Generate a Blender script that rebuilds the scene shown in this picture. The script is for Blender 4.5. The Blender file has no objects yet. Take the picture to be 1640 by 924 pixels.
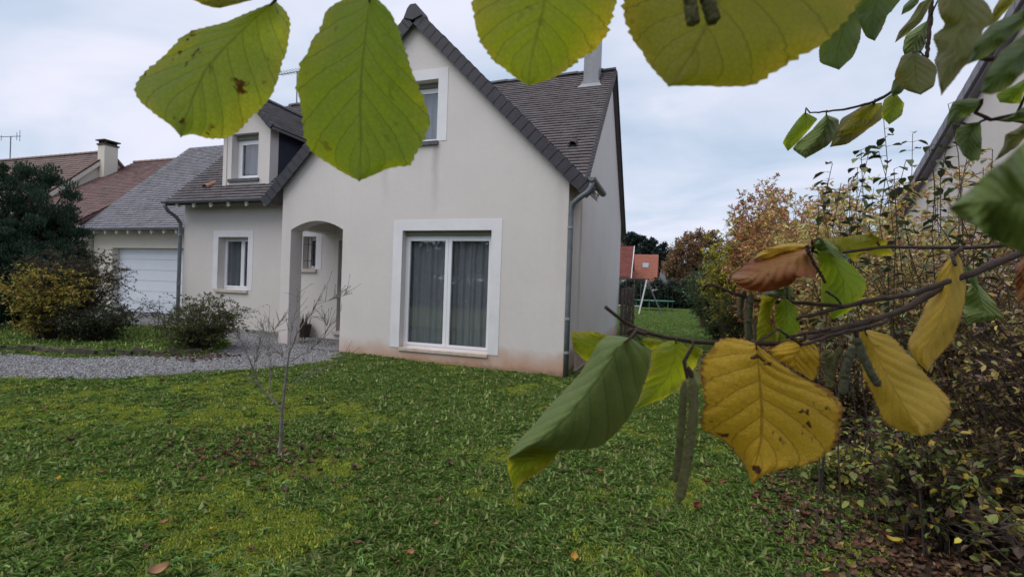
import bpy, math, random
import numpy as np
from mathutils import Vector, Matrix, noise as mnoise

# ------------------------------------------------------------------ camera, sky, sun, exposure
sc = bpy.context.scene
F_PX, CAM_H = 769.0, 1.5
YAW, PITCH, ROLL = [math.radians(a) for a in (-18.665, -0.1066, 1.9577)]
_cy, _sy, _cp, _sp = math.cos(YAW), math.sin(YAW), math.cos(PITCH), math.sin(PITCH)
_fwd = np.array([_sy*_cp, _cy*_cp, _sp]); _rt = np.array([_cy, -_sy, 0.0]); _dn = -np.cross(_rt, _fwd)
_c, _s = math.cos(ROLL), math.sin(ROLL)
CX, CYD, CF = _c*_rt - _s*_dn, _s*_rt + _c*_dn, _fwd
CAM = np.array([0, 0, CAM_H])
cd = bpy.data.cameras.new('camera'); cam = bpy.data.objects.new('camera', cd); sc.collection.objects.link(cam)
cd.sensor_width = 36; cd.lens = F_PX/1640*36; cd.clip_start = 0.01; cd.clip_end = 2000
cam.matrix_world = Matrix(((CX[0], -CYD[0], -CF[0], 0), (CX[1], -CYD[1], -CF[1], 0), (CX[2], -CYD[2], -CF[2], CAM_H), (0, 0, 0, 1)))
cd.dof.use_dof = True; cd.dof.focus_distance = 1.0; cd.dof.aperture_fstop = 15
sc.camera = cam
sc.render.resolution_x, sc.render.resolution_y = 1024, 576
sc.view_settings.view_transform = 'Standard'; sc.view_settings.look = 'None'
sc.view_settings.exposure = 0.55; sc.view_settings.gamma = 1.0
SUN_EL, SUN_AZ = math.radians(60), math.radians(215)      # azimuth clockwise from +Y
w = bpy.data.worlds.new('World'); sc.world = w; w.use_nodes = True
nt = w.node_tree; nt.nodes.clear()
def WN(t): return nt.nodes.new(t)
out = WN('ShaderNodeOutputWorld'); mixs = WN('ShaderNodeMixShader')
bg1 = WN('ShaderNodeBackground'); bg2 = WN('ShaderNodeBackground')
sky = WN('ShaderNodeTexSky'); sky.sky_type = 'NISHITA'; sky.sun_disc = False
sky.sun_elevation = SUN_EL; sky.sun_rotation = SUN_AZ
nt.links.new(sky.outputs[0], bg1.inputs[0]); bg1.inputs[1].default_value = 0.08
tc = WN('ShaderNodeTexCoord'); sep = WN('ShaderNodeSeparateXYZ'); nt.links.new(tc.outputs['Generated'], sep.inputs[0])
zz = WN('ShaderNodeMath'); zz.operation = 'ABSOLUTE'; nt.links.new(sep.outputs[2], zz.inputs[0])
za = WN('ShaderNodeMath'); za.operation = 'ADD'; nt.links.new(zz.outputs[0], za.inputs[0]); za.inputs[1].default_value = 0.22
dv = WN('ShaderNodeVectorMath'); dv.operation = 'DIVIDE'; nt.links.new(tc.outputs['Generated'], dv.inputs[0])
cb = WN('ShaderNodeCombineXYZ')
for i in range(3): nt.links.new(za.outputs[0], cb.inputs[i])
nt.links.new(cb.outputs[0], dv.inputs[1])
n1 = WN('ShaderNodeTexNoise'); n1.inputs['Scale'].default_value = 1.15; n1.inputs['Detail'].default_value = 5; n1.inputs['Roughness'].default_value = 0.5
n1.inputs['Distortion'].default_value = 0.4
mp = WN('ShaderNodeMapping'); mp.inputs['Location'].default_value = (3.1, 1.7, 0.3); mp.inputs['Scale'].default_value = (1, 1.5, 1)
nt.links.new(dv.outputs[0], mp.inputs[0]); nt.links.new(mp.outputs[0], n1.inputs['Vector'])
cr = WN('ShaderNodeValToRGB'); nt.links.new(n1.outputs[0], cr.inputs[0])
cr.color_ramp.elements[0].position = 0.30; cr.color_ramp.elements[0].color = (0.36, 0.46, 0.58, 1)
cr.color_ramp.elements[1].position = 0.66; cr.color_ramp.elements[1].color = (0.60, 0.605, 0.70, 1)
nt.links.new(cr.outputs[0], bg2.inputs[0]); bg2.inputs[1].default_value = 1.0
mr = WN('ShaderNodeMapRange'); nt.links.new(n1.outputs[0], mr.inputs[0])
mr.inputs[1].default_value = 0.25; mr.inputs[2].default_value = 0.6; mr.inputs[3].default_value = 0.72; mr.inputs[4].default_value = 0.97
nt.links.new(mr.outputs[0], mixs.inputs[0]); nt.links.new(bg1.outputs[0], mixs.inputs[1]); nt.links.new(bg2.outputs[0], mixs.inputs[2])
nt.links.new(mixs.outputs[0], out.inputs[0])
sl = bpy.data.lights.new('sun', 'SUN'); sun = bpy.data.objects.new('sun', sl); sc.collection.objects.link(sun)
sl.energy = 1.5; sl.angle = math.radians(55); sl.color = (1.0, 0.95, 0.9)
_sd = Vector((math.sin(SUN_AZ)*math.cos(SUN_EL), math.cos(SUN_AZ)*math.cos(SUN_EL), math.sin(SUN_EL)))
sun.rotation_euler = _sd.to_track_quat('Z', 'Y').to_euler()

# ------------------------------------------------------------------ helpers
COL = sc.collection
def ray(px, py): return CX*(px-820) + CYD*(py-462) + CF*F_PX
def at_d(px, py, d): return CAM + ray(px, py)*(d/F_PX)          # at forward depth d
def on_z(px, py, z): r = ray(px, py); return CAM + r*((z-CAM_H)/r[2])
def on_y(px, py, Y): r = ray(px, py); return CAM + r*(Y/r[1])
rng = np.random.default_rng(7)
random.seed(7)

class MB:
    def __init__(s): s.v = []; s.f = []; s.c = None
    def add(s, vs, fs):
        o = len(s.v); s.v += [tuple(map(float, p)) for p in vs]; s.f += [tuple(i+o for i in f) for f in fs]
    def box(s, a, b):
        x0, y0, z0 = a; x1, y1, z1 = b
        s.add([(x0,y0,z0),(x1,y0,z0),(x1,y1,z0),(x0,y1,z0),(x0,y0,z1),(x1,y0,z1),(x1,y1,z1),(x0,y1,z1)],
              [(0,3,2,1),(4,5,6,7),(0,1,5,4),(1,2,6,5),(2,3,7,6),(3,0,4,7)]); return s
    def obox(s, o, ex, ey, ez):      # oriented box from corner o with edge vectors
        o, ex, ey, ez = [np.array(q, float) for q in (o, ex, ey, ez)]
        s.add([o, o+ex, o+ex+ey, o+ey, o+ez, o+ex+ez, o+ex+ey+ez, o+ey+ez],
              [(0,3,2,1),(4,5,6,7),(0,1,5,4),(1,2,6,5),(2,3,7,6),(3,0,4,7)]); return s
    def prism(s, poly, ext):         # polygon points + extrusion vector
        n = len(poly); e = np.array(ext, float)
        s.add([np.array(p, float) for p in poly] + [np.array(p, float)+e for p in poly],
              [tuple(range(n))[::-1], tuple(range(n, 2*n))] + [(i, (i+1) % n, (i+1) % n+n, i+n) for i in range(n)]); return s
    def tube(s, pts, rad, k=6, cap=True):
        P = [np.array(p, float) for p in pts]; n = len(P)
        if np.isscalar(rad): rad = [rad]*n
        t = P[1]-P[0]; t /= np.linalg.norm(t)+1e-12
        a = np.array([0, 0, 1.0]) if abs(t[2]) < .9 else np.array([1.0, 0, 0])
        u = np.cross(t, a); u /= np.linalg.norm(u); vs = []
        for i in range(n):
            t = P[min(i+1, n-1)] - P[max(i-1, 0)]; t /= np.linalg.norm(t)+1e-12
            u = u - t*np.dot(u, t); u /= np.linalg.norm(u)+1e-12; v = np.cross(t, u)
            for j in range(k):
                an = 2*math.pi*j/k; vs.append(P[i] + rad[i]*(math.cos(an)*u + math.sin(an)*v))
        fs = [(i*k+j, i*k+(j+1) % k, (i+1)*k+(j+1) % k, (i+1)*k+j) for i in range(n-1) for j in range(k)]
        if cap: fs += [tuple(range(k))[::-1], tuple(range((n-1)*k, n*k))]
        s.add(vs, fs); return s

def link(name, me, mat=None, parent=None, smooth=False, kind=None, label=None, cat=None, group=None):
    if mat is not None and not me.materials: me.materials.append(mat)
    if smooth: me.polygons.foreach_set('use_smooth', [True]*len(me.polygons))
    o = bpy.data.objects.new(name, me); COL.objects.link(o)
    if parent is not None:
        o.parent = parent
        if parent.type == 'EMPTY': o.matrix_parent_inverse = Matrix.Translation(-Vector(parent.location))
    tag(o, label, cat, group, kind); return o
def tag(o, label=None, cat=None, group=None, kind=None):
    for k, v in (('label', label), ('category', cat), ('group', group), ('kind', kind)):
        if v: o[k] = v
    return o
def obj(name, mb, mat, parent=None, **kw):
    me = bpy.data.meshes.new(name); me.from_pydata(mb.v, [], mb.f); me.update()
    if mat is not None and mat.name.endswith('_tile'):
        a = me.attributes.new('col', 'FLOAT_COLOR', 'POINT'); a.data.foreach_set('color', [1.0]*(4*len(me.vertices)))
    return link(name, me, mat, parent, **kw)
def empty(name, loc, label=None, cat=None, group=None):
    o = bpy.data.objects.new(name, None); o.location = loc; o.empty_display_size = .2; COL.objects.link(o)
    return tag(o, label, cat, group)
def npmesh(name, V, Q, colors=None):
    """quads/tri arrays to a mesh, quick; Q = (n,4) ints; colors per vertex (n,3)"""
    me = bpy.data.meshes.new(name); V = np.asarray(V, np.float32); Q = np.asarray(Q, np.int32); k = Q.shape[1]
    me.vertices.add(len(V)); me.vertices.foreach_set('co', V.ravel())
    me.loops.add(Q.size); me.loops.foreach_set('vertex_index', Q.ravel())
    me.polygons.add(len(Q)); me.polygons.foreach_set('loop_start', np.arange(0, Q.size, k, dtype=np.int32))
    me.polygons.foreach_set('loop_total', np.full(len(Q), k, np.int32)); me.update(calc_edges=True)
    if colors is not None:
        a = me.attributes.new('col', 'FLOAT_COLOR', 'POINT')
        a.data.foreach_set('color', np.c_[np.asarray(colors, np.float32), np.ones(len(V), np.float32)].ravel())
    return me

# ------------------------------------------------------------------ materials
class T:
    """tiny node-tree writer"""
    def __init__(s, name):
        s.m = bpy.data.materials.new(name); s.m.use_nodes = True; s.t = s.m.node_tree; s.t.nodes.clear()
        s.o = s.t.nodes.new('ShaderNodeOutputMaterial')
    def n(s, t, **kw):
        nd = s.t.nodes.new(t)
        for k, v in kw.items(): setattr(nd, k, v)
        return nd
    def set(s, sock, v):
        if hasattr(v, 'is_output'): s.t.links.new(v, sock)
        else:
            if isinstance(v, (tuple, list)) and len(v) == 3 and sock.type == 'RGBA': v = (*v, 1)
            sock.default_value = v
    def math(s, op, a, b=None, clamp=False):
        nd = s.n('ShaderNodeMath', operation=op, use_clamp=clamp); s.set(nd.inputs[0], a)
        if b is not None: s.set(nd.inputs[1], b)
        return nd.outputs[0]
    def pos(s): return s.n('ShaderNodeNewGeometry').outputs['Position']
    def objc(s): return s.n('ShaderNodeTexCoord').outputs['Object']
    def uv(s): return s.n('ShaderNodeTexCoord').outputs['UV']
    def scale(s, v, k):
        nd = s.n('ShaderNodeVectorMath', operation='MULTIPLY'); s.set(nd.inputs[0], v); nd.inputs[1].default_value = k; return nd.outputs[0]
    def noise(s, v, sc_, det=4, rough=.55, dist=0):
        nd = s.n('ShaderNodeTexNoise'); s.set(nd.inputs['Vector'], v)
        nd.inputs['Scale'].default_value = sc_; nd.inputs['Detail'].default_value = det
        nd.inputs['Roughness'].default_value = rough; nd.inputs['Distortion'].default_value = dist; return nd.outputs[0]
    def ramp(s, f, *st):
        nd = s.n('ShaderNodeValToRGB'); s.set(nd.inputs[0], f); e = nd.color_ramp.elements
        while len(e) < len(st): e.new(.5)
        for i, (p, c) in enumerate(st):
            e[i].position = p; e[i].color = (c, c, c, 1) if np.isscalar(c) else (*c, 1)
        return nd.outputs[0]
    def mix(s, f, a, b, op='MIX'):
        nd = s.n('ShaderNodeMix', data_type='RGBA', blend_type=op); s.set(nd.inputs[0], f); s.set(nd.inputs[6], a); s.set(nd.inputs[7], b); return nd.outputs[2]
    def sep(s, v):
        nd = s.n('ShaderNodeSeparateXYZ'); s.set(nd.inputs[0], v); return nd.outputs
    def bump(s, h, st=.3, d=.01):
        nd = s.n('ShaderNodeBump'); s.set(nd.inputs['Height'], h); nd.inputs['Strength'].default_value = st; nd.inputs['Distance'].default_value = d; return nd.outputs[0]
    def bsdf(s, col, rough=.7, spec=.4, normal=None, metal=0):
        nd = s.n('ShaderNodeBsdfPrincipled'); s.set(nd.inputs['Base Color'], col); s.set(nd.inputs['Roughness'], rough)
        nd.inputs['Specular IOR Level'].default_value = spec; nd.inputs['Metallic'].default_value = metal
        if normal is not None: s.set(nd.inputs['Normal'], normal)
        return nd.outputs[0]
    def done(s, sh): s.t.links.new(sh, s.o.inputs[0]); return s.m
    def translucent(s, sh, col, f, normal=None):
        tr = s.n('ShaderNodeBsdfTranslucent'); s.set(tr.inputs[0], col)
        if normal is not None: s.set(tr.inputs['Normal'], normal)
        mx = s.n('ShaderNodeMixShader'); s.set(mx.inputs[0], f); s.t.links.new(sh, mx.inputs[1]); s.t.links.new(tr.outputs[0], mx.inputs[2]); return mx.outputs[0]

def m_plain(name, c, rough=.6, spec=.4, var=.12, sc_=6, bump=.15, metal=0, c2=None):
    t = T(name); p = t.objc(); n = t.noise(p, sc_, 5)
    col = t.mix(t.ramp(n, (.3, 0), (.7, 1)), tuple(x*(1-var) for x in c), c2 or tuple(min(1, x*(1+var)) for x in c))
    return t.done(t.bsdf(col, rough, spec, t.bump(t.noise(p, sc_*14, 3), bump, .004), metal))

def m_render(name, c, stain=True):
    """scratched wall render with faint clouds, streaks under sills and rusty soil splash near the ground"""
    t = T(name); p = t.pos(); x, y, z = t.sep(p)
    big = t.noise(p, .8, 3); fine = t.noise(p, 70, 4, .7)
    streak = t.noise(t.scale(p, (5.0, 5.0, .35)), 1.6, 4)
    col = t.mix(t.ramp(big, (.3, 0), (.7, 1)), tuple(v*.95 for v in c), tuple(min(1, v*1.03) for v in c))
    col = t.mix(t.math('MULTIPLY', t.ramp(streak, (.55, 0), (.85, 1)), .10), col, tuple(v*.62 for v in c))
    mott = t.noise(p, 13, 5, .65); col = t.mix(t.math('MULTIPLY', t.ramp(mott, (.42, 0), (.7, 1)), .16), col, tuple(v*.80 for v in c))
    if stain:
        def drip(coord, x0, w_, z1, ln, k_, cc):
            nonlocal col
            dx = t.math('ABSOLUTE', t.math('SUBTRACT', coord, t.math('ADD', t.math('MULTIPLY', t.noise(t.scale(p, (1, 1, 1.5)), 2.0, 3), w_*1.2), x0-w_*.6)))
            m1 = t.ramp(t.math('DIVIDE', dx, w_), (.1, 1), (1.0, 0)); zz_ = t.math('DIVIDE', t.math('SUBTRACT', z1, z), ln)
            m2 = t.ramp(zz_, (.0, 0), (.03, 1), (1.0, 0)); col = t.mix(t.math('MULTIPLY', t.math('MULTIPLY', m1, m2), k_), col, cc)
        drip(x, -4.36, .10, 4.15, 1.5, .42, (.22, .20, .19)); drip(x, -5.45, .12, 4.15, 1.2, .3, (.22, .20, .19)); drip(x, -4.85, .3, 4.14, .6, .12, (.25, .23, .22))
        drip(x, -1.9, .14, 3.4, 2.6, .16, (.3, .26, .22)); drip(x, -7.8, .2, 3.2, 2.8, .12, (.3, .28, .26)); drip(x, -5.05, .06, .3, .4, .4, (.2, .13, .09)); drip(x, -3.15, .06, .3, .4, .45, (.2, .13, .09))
        drip(y, 9.35, .16, 3.35, 3.6, .75, (.36, .22, .13)); drip(y, 8.75, .45, 3.35, 4.5, .35, (.45, .38, .29))
        hh = t.math('ADD', z, t.math('MULTIPLY', t.math('SUBTRACT', t.noise(p, 2.2, 5), .5), .5))
        gx = t.ramp(t.math('MULTIPLY', t.math('ADD', x, 7.2), .4), (0, .12), (.5, 1.0))   # splash starts where lawn meets the wall
        f = t.math('MULTIPLY', t.ramp(hh, (.06, .95), (.22, .6), (.42, 0)), gx)
        col = t.mix(f, col, (.50, .30, .20))
        d2 = t.ramp(t.math('ADD', z, t.math('MULTIPLY', t.noise(p, 9, 4), .18)), (.06, .8), (.2, 0))
        col = t.mix(d2, col, (.16, .12, .08))
    return t.done(t.bsdf(col, .9, .2, t.bump(fine, .35, .004)))

def m_tile(name, c1, c2, edge=(.05, .05, .06), rough=.55, lichen=.25):
    t = T(name); p = t.objc(); a = t.n('ShaderNodeAttribute', attribute_name='col').outputs['Color']
    n = t.noise(p, 1.1, 4); col = t.mix(t.ramp(n, (.3, 0), (.7, 1)), c1, c2)
    col = t.mix(1.0, col, a, 'MULTIPLY')
    l = t.noise(p, 11, 5, .7); col = t.mix(t.math('MULTIPLY', t.ramp(l, (.58, 0), (.72, 1)), lichen), col, (.28, .27, .22))
    return t.done(t.bsdf(col, rough, .5, t.bump(t.noise(p, 60, 3), .3, .003)))

def m_leafcol(name, transl=.35, rough=.5, gain=1.0):
    t = T(name); a = t.n('ShaderNodeAttribute', attribute_name='col').outputs['Color']
    p = t.pos(); col = t.mix(t.math('MULTIPLY', t.noise(p, 35, 2), .5), a, t.mix(1.0, a, (.55, .5, .5), 'MULTIPLY'))
    return t.done(t.translucent(t.bsdf(col, rough, .35), col, transl))

def m_hazel(name, c_mid, c_edge, vein, spot=(.10, .04, .015), spots=.25, transl=.5, edge_w=.45, edge2=None, dark_vein=.6, tcol=None, bmp=.55):
    """large leaf: net veins from the leaf's own uv, uneven yellowing, brown spots"""
    t = T(name); u, v, _ = t.sep(t.uv()); p = t.objc()
    a = t.math('ABSOLUTE', u)
    wv = t.math('SUBTRACT', t.math('MULTIPLY', v, 8.0), t.math('MULTIPLY', t.math('POWER', a, .85), 2.4))
    wv = t.math('ADD', wv, t.math('MULTIPLY', t.math('SUBTRACT', t.noise(p, 22, 2), .5), .35))
    fr = t.math('ABSOLUTE', t.math('SUBTRACT', t.math('FRACT', wv), .5))         # .5 on the vein, 0 between
    side = t.ramp(fr, (.445, 0), (.49, 1))
    mid = t.ramp(a, (.012, 1), (.035, 0))
    vm = t.math('MAXIMUM', side, mid)
    vo = t.n('ShaderNodeTexVoronoi', feature='DISTANCE_TO_EDGE'); t.set(vo.inputs['Vector'], t.scale(p, (1, 1, 1))); vo.inputs['Scale'].default_value = 330
    net = t.ramp(vo.outputs['Distance'], (.0, 1), (.11, 0))
    n = t.noise(p, 26, 5, .6); n2 = t.noise(p, 75, 4, .6)
    e = t.math('ADD', t.math('MULTIPLY', a, .75), t.math('MULTIPLY', t.math('SUBTRACT', n, .5), 1.3))
    col = t.mix(t.ramp(e, (1-edge_w-.25, 0), (1-edge_w+.25, 1)), c_mid, c_edge)
    if edge2: col = t.mix(t.ramp(t.math('ADD', t.math('MULTIPLY', t.math('POWER', a, 3), .8), t.math('MULTIPLY', t.math('SUBTRACT', n2, .5), .9)), (.62, 0), (.8, 1)), col, edge2)
    blot = t.noise(p, 14, 3, .5); col = t.mix(t.math('MULTIPLY', t.ramp(blot, (.35, 1), (.6, 0)), .35), col, t.mix(1.0, col, (.7, .72, .6), 'MULTIPLY'))
    col = t.mix(t.math('MULTIPLY', net, .22), col, vein)
    col = t.mix(t.math('MULTIPLY', vm, dark_vein), col, vein)
    sp = t.noise(p, 120, 3, .5, .5); col = t.mix(t.math('MULTIPLY', t.math('MULTIPLY', t.ramp(sp, (.62, 0), (.67, 1)), t.ramp(n, (.45, 0), (.6, 1))), spots*3.2, True), col, spot)
    hgt = t.math('ADD', t.math('MULTIPLY', t.ramp(fr, (.1, 0), (.5, 1)), 1.0), t.math('MULTIPLY', net, .25))
    b = t.bump(hgt, bmp, .0016)
    return t.done(t.translucent(t.bsdf(col, .55, .35, b), tcol and t.mix(1.0, col, tcol, 'MULTIPLY') or col, transl, b))

M = {}
M['render'] = m_render('wall_render', (.665, .622, .592))
M['render_plain'] = m_render('wall_render_dry', (.665, .622, .592), False)
M['render_cream'] = m_render('wall_render_cream', (.64, .60, .52), False)
M['trim'] = m_plain('painted_surround', (.735, .73, .745), .75, .3, .05, 3, .1)
M['sill'] = m_plain('stone_sill', (.55, .47, .40), .85, .2, .15, 9, .3)
M['sill_dark'] = m_plain('weathered_sill', (.11, .11, .12), .85, .2, .3, 9, .3)
M['pvc'] = m_plain('white_pvc', (.80, .81, .84), .35, .5, .02, 3, .02)
M['shutter'] = m_plain('shutter_box', (.20, .20, .17), .6, .3, .1, 3, .1)
M['tile'] = m_tile('brown_flat_tile', (.105, .086, .092), (.074, .060, .067))
M['tile_grey'] = m_tile('grey_flat_tile', (.215, .205, .235), (.165, .158, .18), rough=.5)
M['tile_red'] = m_tile('red_flat_tile', (.17, .078, .07), (.13, .075, .07))
M['tile_brown'] = m_tile('brown_clay_tile', (.19, .11, .09), (.15, .10, .085))
M['verge'] = m_plain('verge_tile', (.036, .034, .043), .6, .4, .25, 7, .3)
M['zinc'] = m_plain('weathered_zinc', (.13, .145, .16), .5, .5, .2, 8, .1)
M['zinc_light'] = m_plain('light_zinc', (.25, .255, .27), .45, .5, .15, 5, .1)
M['slate'] = m_plain('slate_cheek', (.030, .036, .055), .55, .4, .15, 4, .1)
M['cream_wood'] = m_plain('cream_rafter', (.60, .56, .50), .8, .2, .1, 9, .2)
M['garage'] = m_plain('garage_panel', (.66, .71, .77), .45, .4, .03, 2, .05)
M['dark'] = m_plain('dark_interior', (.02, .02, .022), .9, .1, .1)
M['door'] = m_plain('dark_door', (.09, .085, .09), .5, .4, .1)
M['iron'] = m_plain('black_iron', (.03, .03, .035), .5, .5, .1)
M['wood'] = m_plain('grey_weathered_wood', (.13, .105, .095), .9, .2, .35, 12, .5)
M['wood_pale'] = m_plain('pale_weathered_wood', (.42, .33, .28), .9, .2, .25, 12, .5)
M['bark'] = m_plain('hazel_bark', (.075, .045, .032), .65, .4, .4, 60, .6)
M['sapbark'] = m_plain('sapling_bark', (.19, .17, .155), .85, .3, .35, 25, .6)
M['stem'] = m_plain('shrub_stem', (.13, .085, .062), .85, .3, .35, 30, .4)
M['stem_dark'] = m_plain('dark_stem', (.055, .042, .034), .9, .3, .3, 20, .4)
M['catkin'] = m_plain('catkin_scale', (.42, .45, .17), .85, .3, .4, 500, .9, c2=(.52, .48, .26))
M['catkin_grey'] = m_plain('grey_catkin_scale', (.36, .40, .28), .85, .3, .35, 500, .9, c2=(.44, .43, .30))
M['white_metal'] = m_plain('pale_metal', (.52, .53, .52), .45, .5, .1)
M['green_metal'] = m_plain('green_rim', (.07, .22, .17), .5, .4, .1)
M['net'] = m_plain('trampoline_mat', (.02, .022, .025), .8, .2, .1)
M['brick_wall'] = m_plain('red_plaster', (.30, .10, .075), .9, .2, .15, .5)
M['foliage'] = m_leafcol('leaf_mixed', .35)
M['foliage_dark'] = m_leafcol('leaf_dark', .15, .55)
M['lawnleaf'] = m_leafcol('lawn_leaf', .3, .7)
M['litter'] = m_leafcol('litter_leaf', .12, .7)
M['stone'] = m_plain('edging_stone', (.075, .066, .05), .95, .2, .45, 14, .7)
M['pot'] = m_plain('dark_basket', (.06, .045, .04), .9, .2, .4, 30, .6)
M['terracotta'] = m_plain('terracotta', (.32, .15, .10), .8, .3, .15, 12)
M['lichen_tile'] = m_tile('mossy_dormer_tile', (.17, .155, .15), (.11, .10, .10), lichen=.6)

def m_glass():
    t = T('window_glass'); gl = t.n('ShaderNodeBsdfGlossy'); gl.inputs['Roughness'].default_value = .02
    tr = t.n('ShaderNodeBsdfTransparent'); tr.inputs[0].default_value = (.84, .86, .88, 1)
    lw = t.n('ShaderNodeLayerWeight'); fr = t.math('ADD', t.math('MULTIPLY', t.math('POWER', lw.outputs['Facing'], 4.0), .7), .11, True)
    mx = t.n('ShaderNodeMixShader'); t.t.links.new(fr, mx.inputs[0]); t.t.links.new(tr.outputs[0], mx.inputs[1]); t.t.links.new(gl.outputs[0], mx.inputs[2])
    return t.done(mx.outputs[0])
M['glass'] = m_glass()
def m_curtain():
    t = T('sheer_curtain'); p = t.pos(); col = t.mix(t.noise(p, 3, 3), (.46, .48, .49), (.58, .59, .60))
    return t.done(t.translucent(t.bsdf(col, .9, .1), col, .3))
M['curtain'] = m_curtain()

# hazel leaves
M['hz_green'] = m_hazel('hazel_green', (0.280, 0.429, 0.061), (0.455, 0.525, 0.070), (0.123, 0.175, 0.035), spots=.15, edge_w=.25, transl=0.66, tcol=(1.75, 1.45, .5))
M['hz_green2'] = m_hazel('hazel_green_spotted', (0.350, 0.473, 0.105), (0.525, 0.542, 0.088), (0.158, 0.193, 0.052), spots=.9, edge_w=.35, transl=0.66, tcol=(1.6, 1.4, .5))
M['hz_lime'] = m_hazel('hazel_lime', (0.414, 0.504, 0.054), (0.720, 0.576, 0.108), (0.216, 0.252, 0.036), spots=.1, edge_w=.35, transl=0.66, tcol=(1.5, 1.4, .5))
M['hz_olive'] = m_hazel('hazel_olive', (0.340, 0.340, 0.051), (0.578, 0.442, 0.085), (0.187, 0.187, 0.034), spots=.15, edge_w=.28, transl=0.60, tcol=(1.5, 1.45, .5))
M['hz_yellow'] = m_hazel('hazel_yellow', (.78, .50, .035), (.76, .46, .04), (.34, .19, .02), spots=.6, transl=.35, edge_w=.3, edge2=(.30, .12, .03), dark_vein=.75)
M['hz_tan'] = m_hazel('hazel_tan', (.74, .50, .06), (.68, .44, .06), (.36, .23, .06), spots=.15, transl=.35, edge_w=.3, edge2=(.34, .15, .04), dark_vein=.5, bmp=.3)
M['hz_orange'] = m_hazel('hazel_orange', (.46, .20, .06), (.33, .085, .03), (.40, .26, .06), spots=.2, transl=.3, edge_w=.6, edge2=(.30, .06, .03), dark_vein=.5)
M['hz_dark'] = m_hazel('hazel_dark', (.20, .275, .065), (.25, .28, .07), (.03, .045, .015), spots=.05, transl=.12, edge_w=.2, dark_vein=.5, bmp=.4)
M['hz_deep'] = m_hazel('hazel_deep', (.14, .21, .07), (.20, .24, .08), (.08, .11, .045), spots=.15, transl=0.50, tcol=(1.5, 1.4, .7), edge_w=.3, bmp=.18)
M['hz_brownish'] = m_hazel('hazel_brownish', (.21, .23, .075), (.26, .22, .09), (.12, .12, .05), spots=.4, transl=0.50, tcol=(1.5, 1.4, .7), edge_w=.4, bmp=.18)

# ------------------------------------------------------------------ ground
def gz(x, y):
    b = np.clip((-np.asarray(x, float)-4)*.035, 0, .2)
    return b + .02*np.sin(np.asarray(x)*1.3+1)*np.sin(np.asarray(y)*1.1)*np.clip(np.asarray(y)/3, 0, 1)*(np.abs(np.asarray(y)-5.5) < 3.5)
PATH_LOW = [(-14.0, 1.0), (-9.6, 3.0), (-7.97, 3.66), (-7.29, 3.95), (-6.84, 4.39), (-6.6, 5.1), (-6.2, 5.8), (-5.95, 6.45), (-5.85, 7.3), (-6.3, 8.13)]
PATH_UP = [(-16.0, 2.2), (-11.5, 3.9), (-9.94, 4.56), (-8.83, 4.93), (-8.22, 5.65), (-7.7, 6.1), (-8.2, 7.1), (-9.6, 8.0), (-11.5, 9.0), (-12.4, 9.4)]
def in_poly(x, y, poly):
    x = np.asarray(x); y = np.asarray(y); r = np.zeros(x.shape, bool); n = len(poly); j = n-1
    for i in range(n):
        xi, yi = poly[i]; xj, yj = poly[j]
        c = ((yi > y) != (yj > y)) & (x < (xj-xi)*(y-yi)/(yj-yi+1e-12)+xi); r ^= c; j = i
    return r
PATH_POLY = PATH_LOW + [(-6.3, 9.5), (-12.4, 9.5)] + PATH_UP[::-1][1:]

def m_ground():
    t = T('lawn_soil'); p = t.pos(); x, y, z = t.sep(p)
    n = t.noise(p, 1.3, 5, .6); f = t.noise(p, 16, 6, .7); f2 = t.noise(p, 55, 4, .7)
    col = t.mix(t.ramp(n, (.4, 0), (.62, 1)), (.10, .125, .035), (.15, .165, .04))
    col = t.mix(t.ramp(f, (.46, 0), (.66, 1)), col, (.10, .075, .045))
    col = t.mix(t.math('MULTIPLY', f2, .6), col, (.055, .085, .022))
    # mown back lawn, bright and even
    fy = t.ramp(t.math('MULTIPLY', y, .05), (.5, 0), (.7, 1))
    lawn = t.mix(t.ramp(t.noise(p, 2.5, 6, .75), (.3, 0), (.7, 1)), (.075, .125, .032), (.105, .165, .045))
    lawn = t.mix(t.math('MULTIPLY', t.noise(p, 30, 4, .8), .5), lawn, (.05, .10, .02))
    col = t.mix(fy, col, lawn)
    # bare earth under the hedge
    e = t.math('ADD', x, t.math('MULTIPLY', t.math('SUBTRACT', t.noise(p, 1.8, 4), .5), .9))
    e = t.math('SUBTRACT', e, t.math('MULTIPLY', t.math('MAXIMUM', t.math('SUBTRACT', y, 7.0), 0), .08))
    col = t.mix(t.ramp(e, (.75, 0), (1.25, 1)), col, t.mix(f2, (.03, .02, .014), (.075, .045, .03)))
    sx = t.math('ADD', x, 3.02); sy = t.math('SUBTRACT', y, 3.25)
    dd = t.math('ADD', t.math('ADD', t.math('MULTIPLY', sx, sx), t.math('MULTIPLY', t.math('MULTIPLY', sy, sy), 2.5)), t.math('MULTIPLY', t.noise(p, 3, 4), .5))
    col = t.mix(t.ramp(dd, (.3, .7), (.75, 0)), col, (.08, .055, .035))
    return t.done(t.bsdf(col, .95, .15, t.bump(f2, .8, .02)))
xs = np.concatenate([np.array([-900, -400, -150, -70, -40, -28]), np.linspace(-22, 6, 113), np.array([10, 20, 50, 150, 400, 900])])
ys = np.concatenate([np.array([-400, -100, -30, -8]), np.linspace(-2, 20, 89), np.array([26, 35, 50, 80, 150, 400, 900])])
XX, YY = np.meshgrid(xs, ys); V = np.c_[XX.ravel(), YY.ravel(), gz(XX.ravel(), YY.ravel())]
nx = len(xs); Q = [(j*nx+i, j*nx+i+1, (j+1)*nx+i+1, (j+1)*nx+i) for j in range(len(ys)-1) for i in range(nx-1)]
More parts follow.
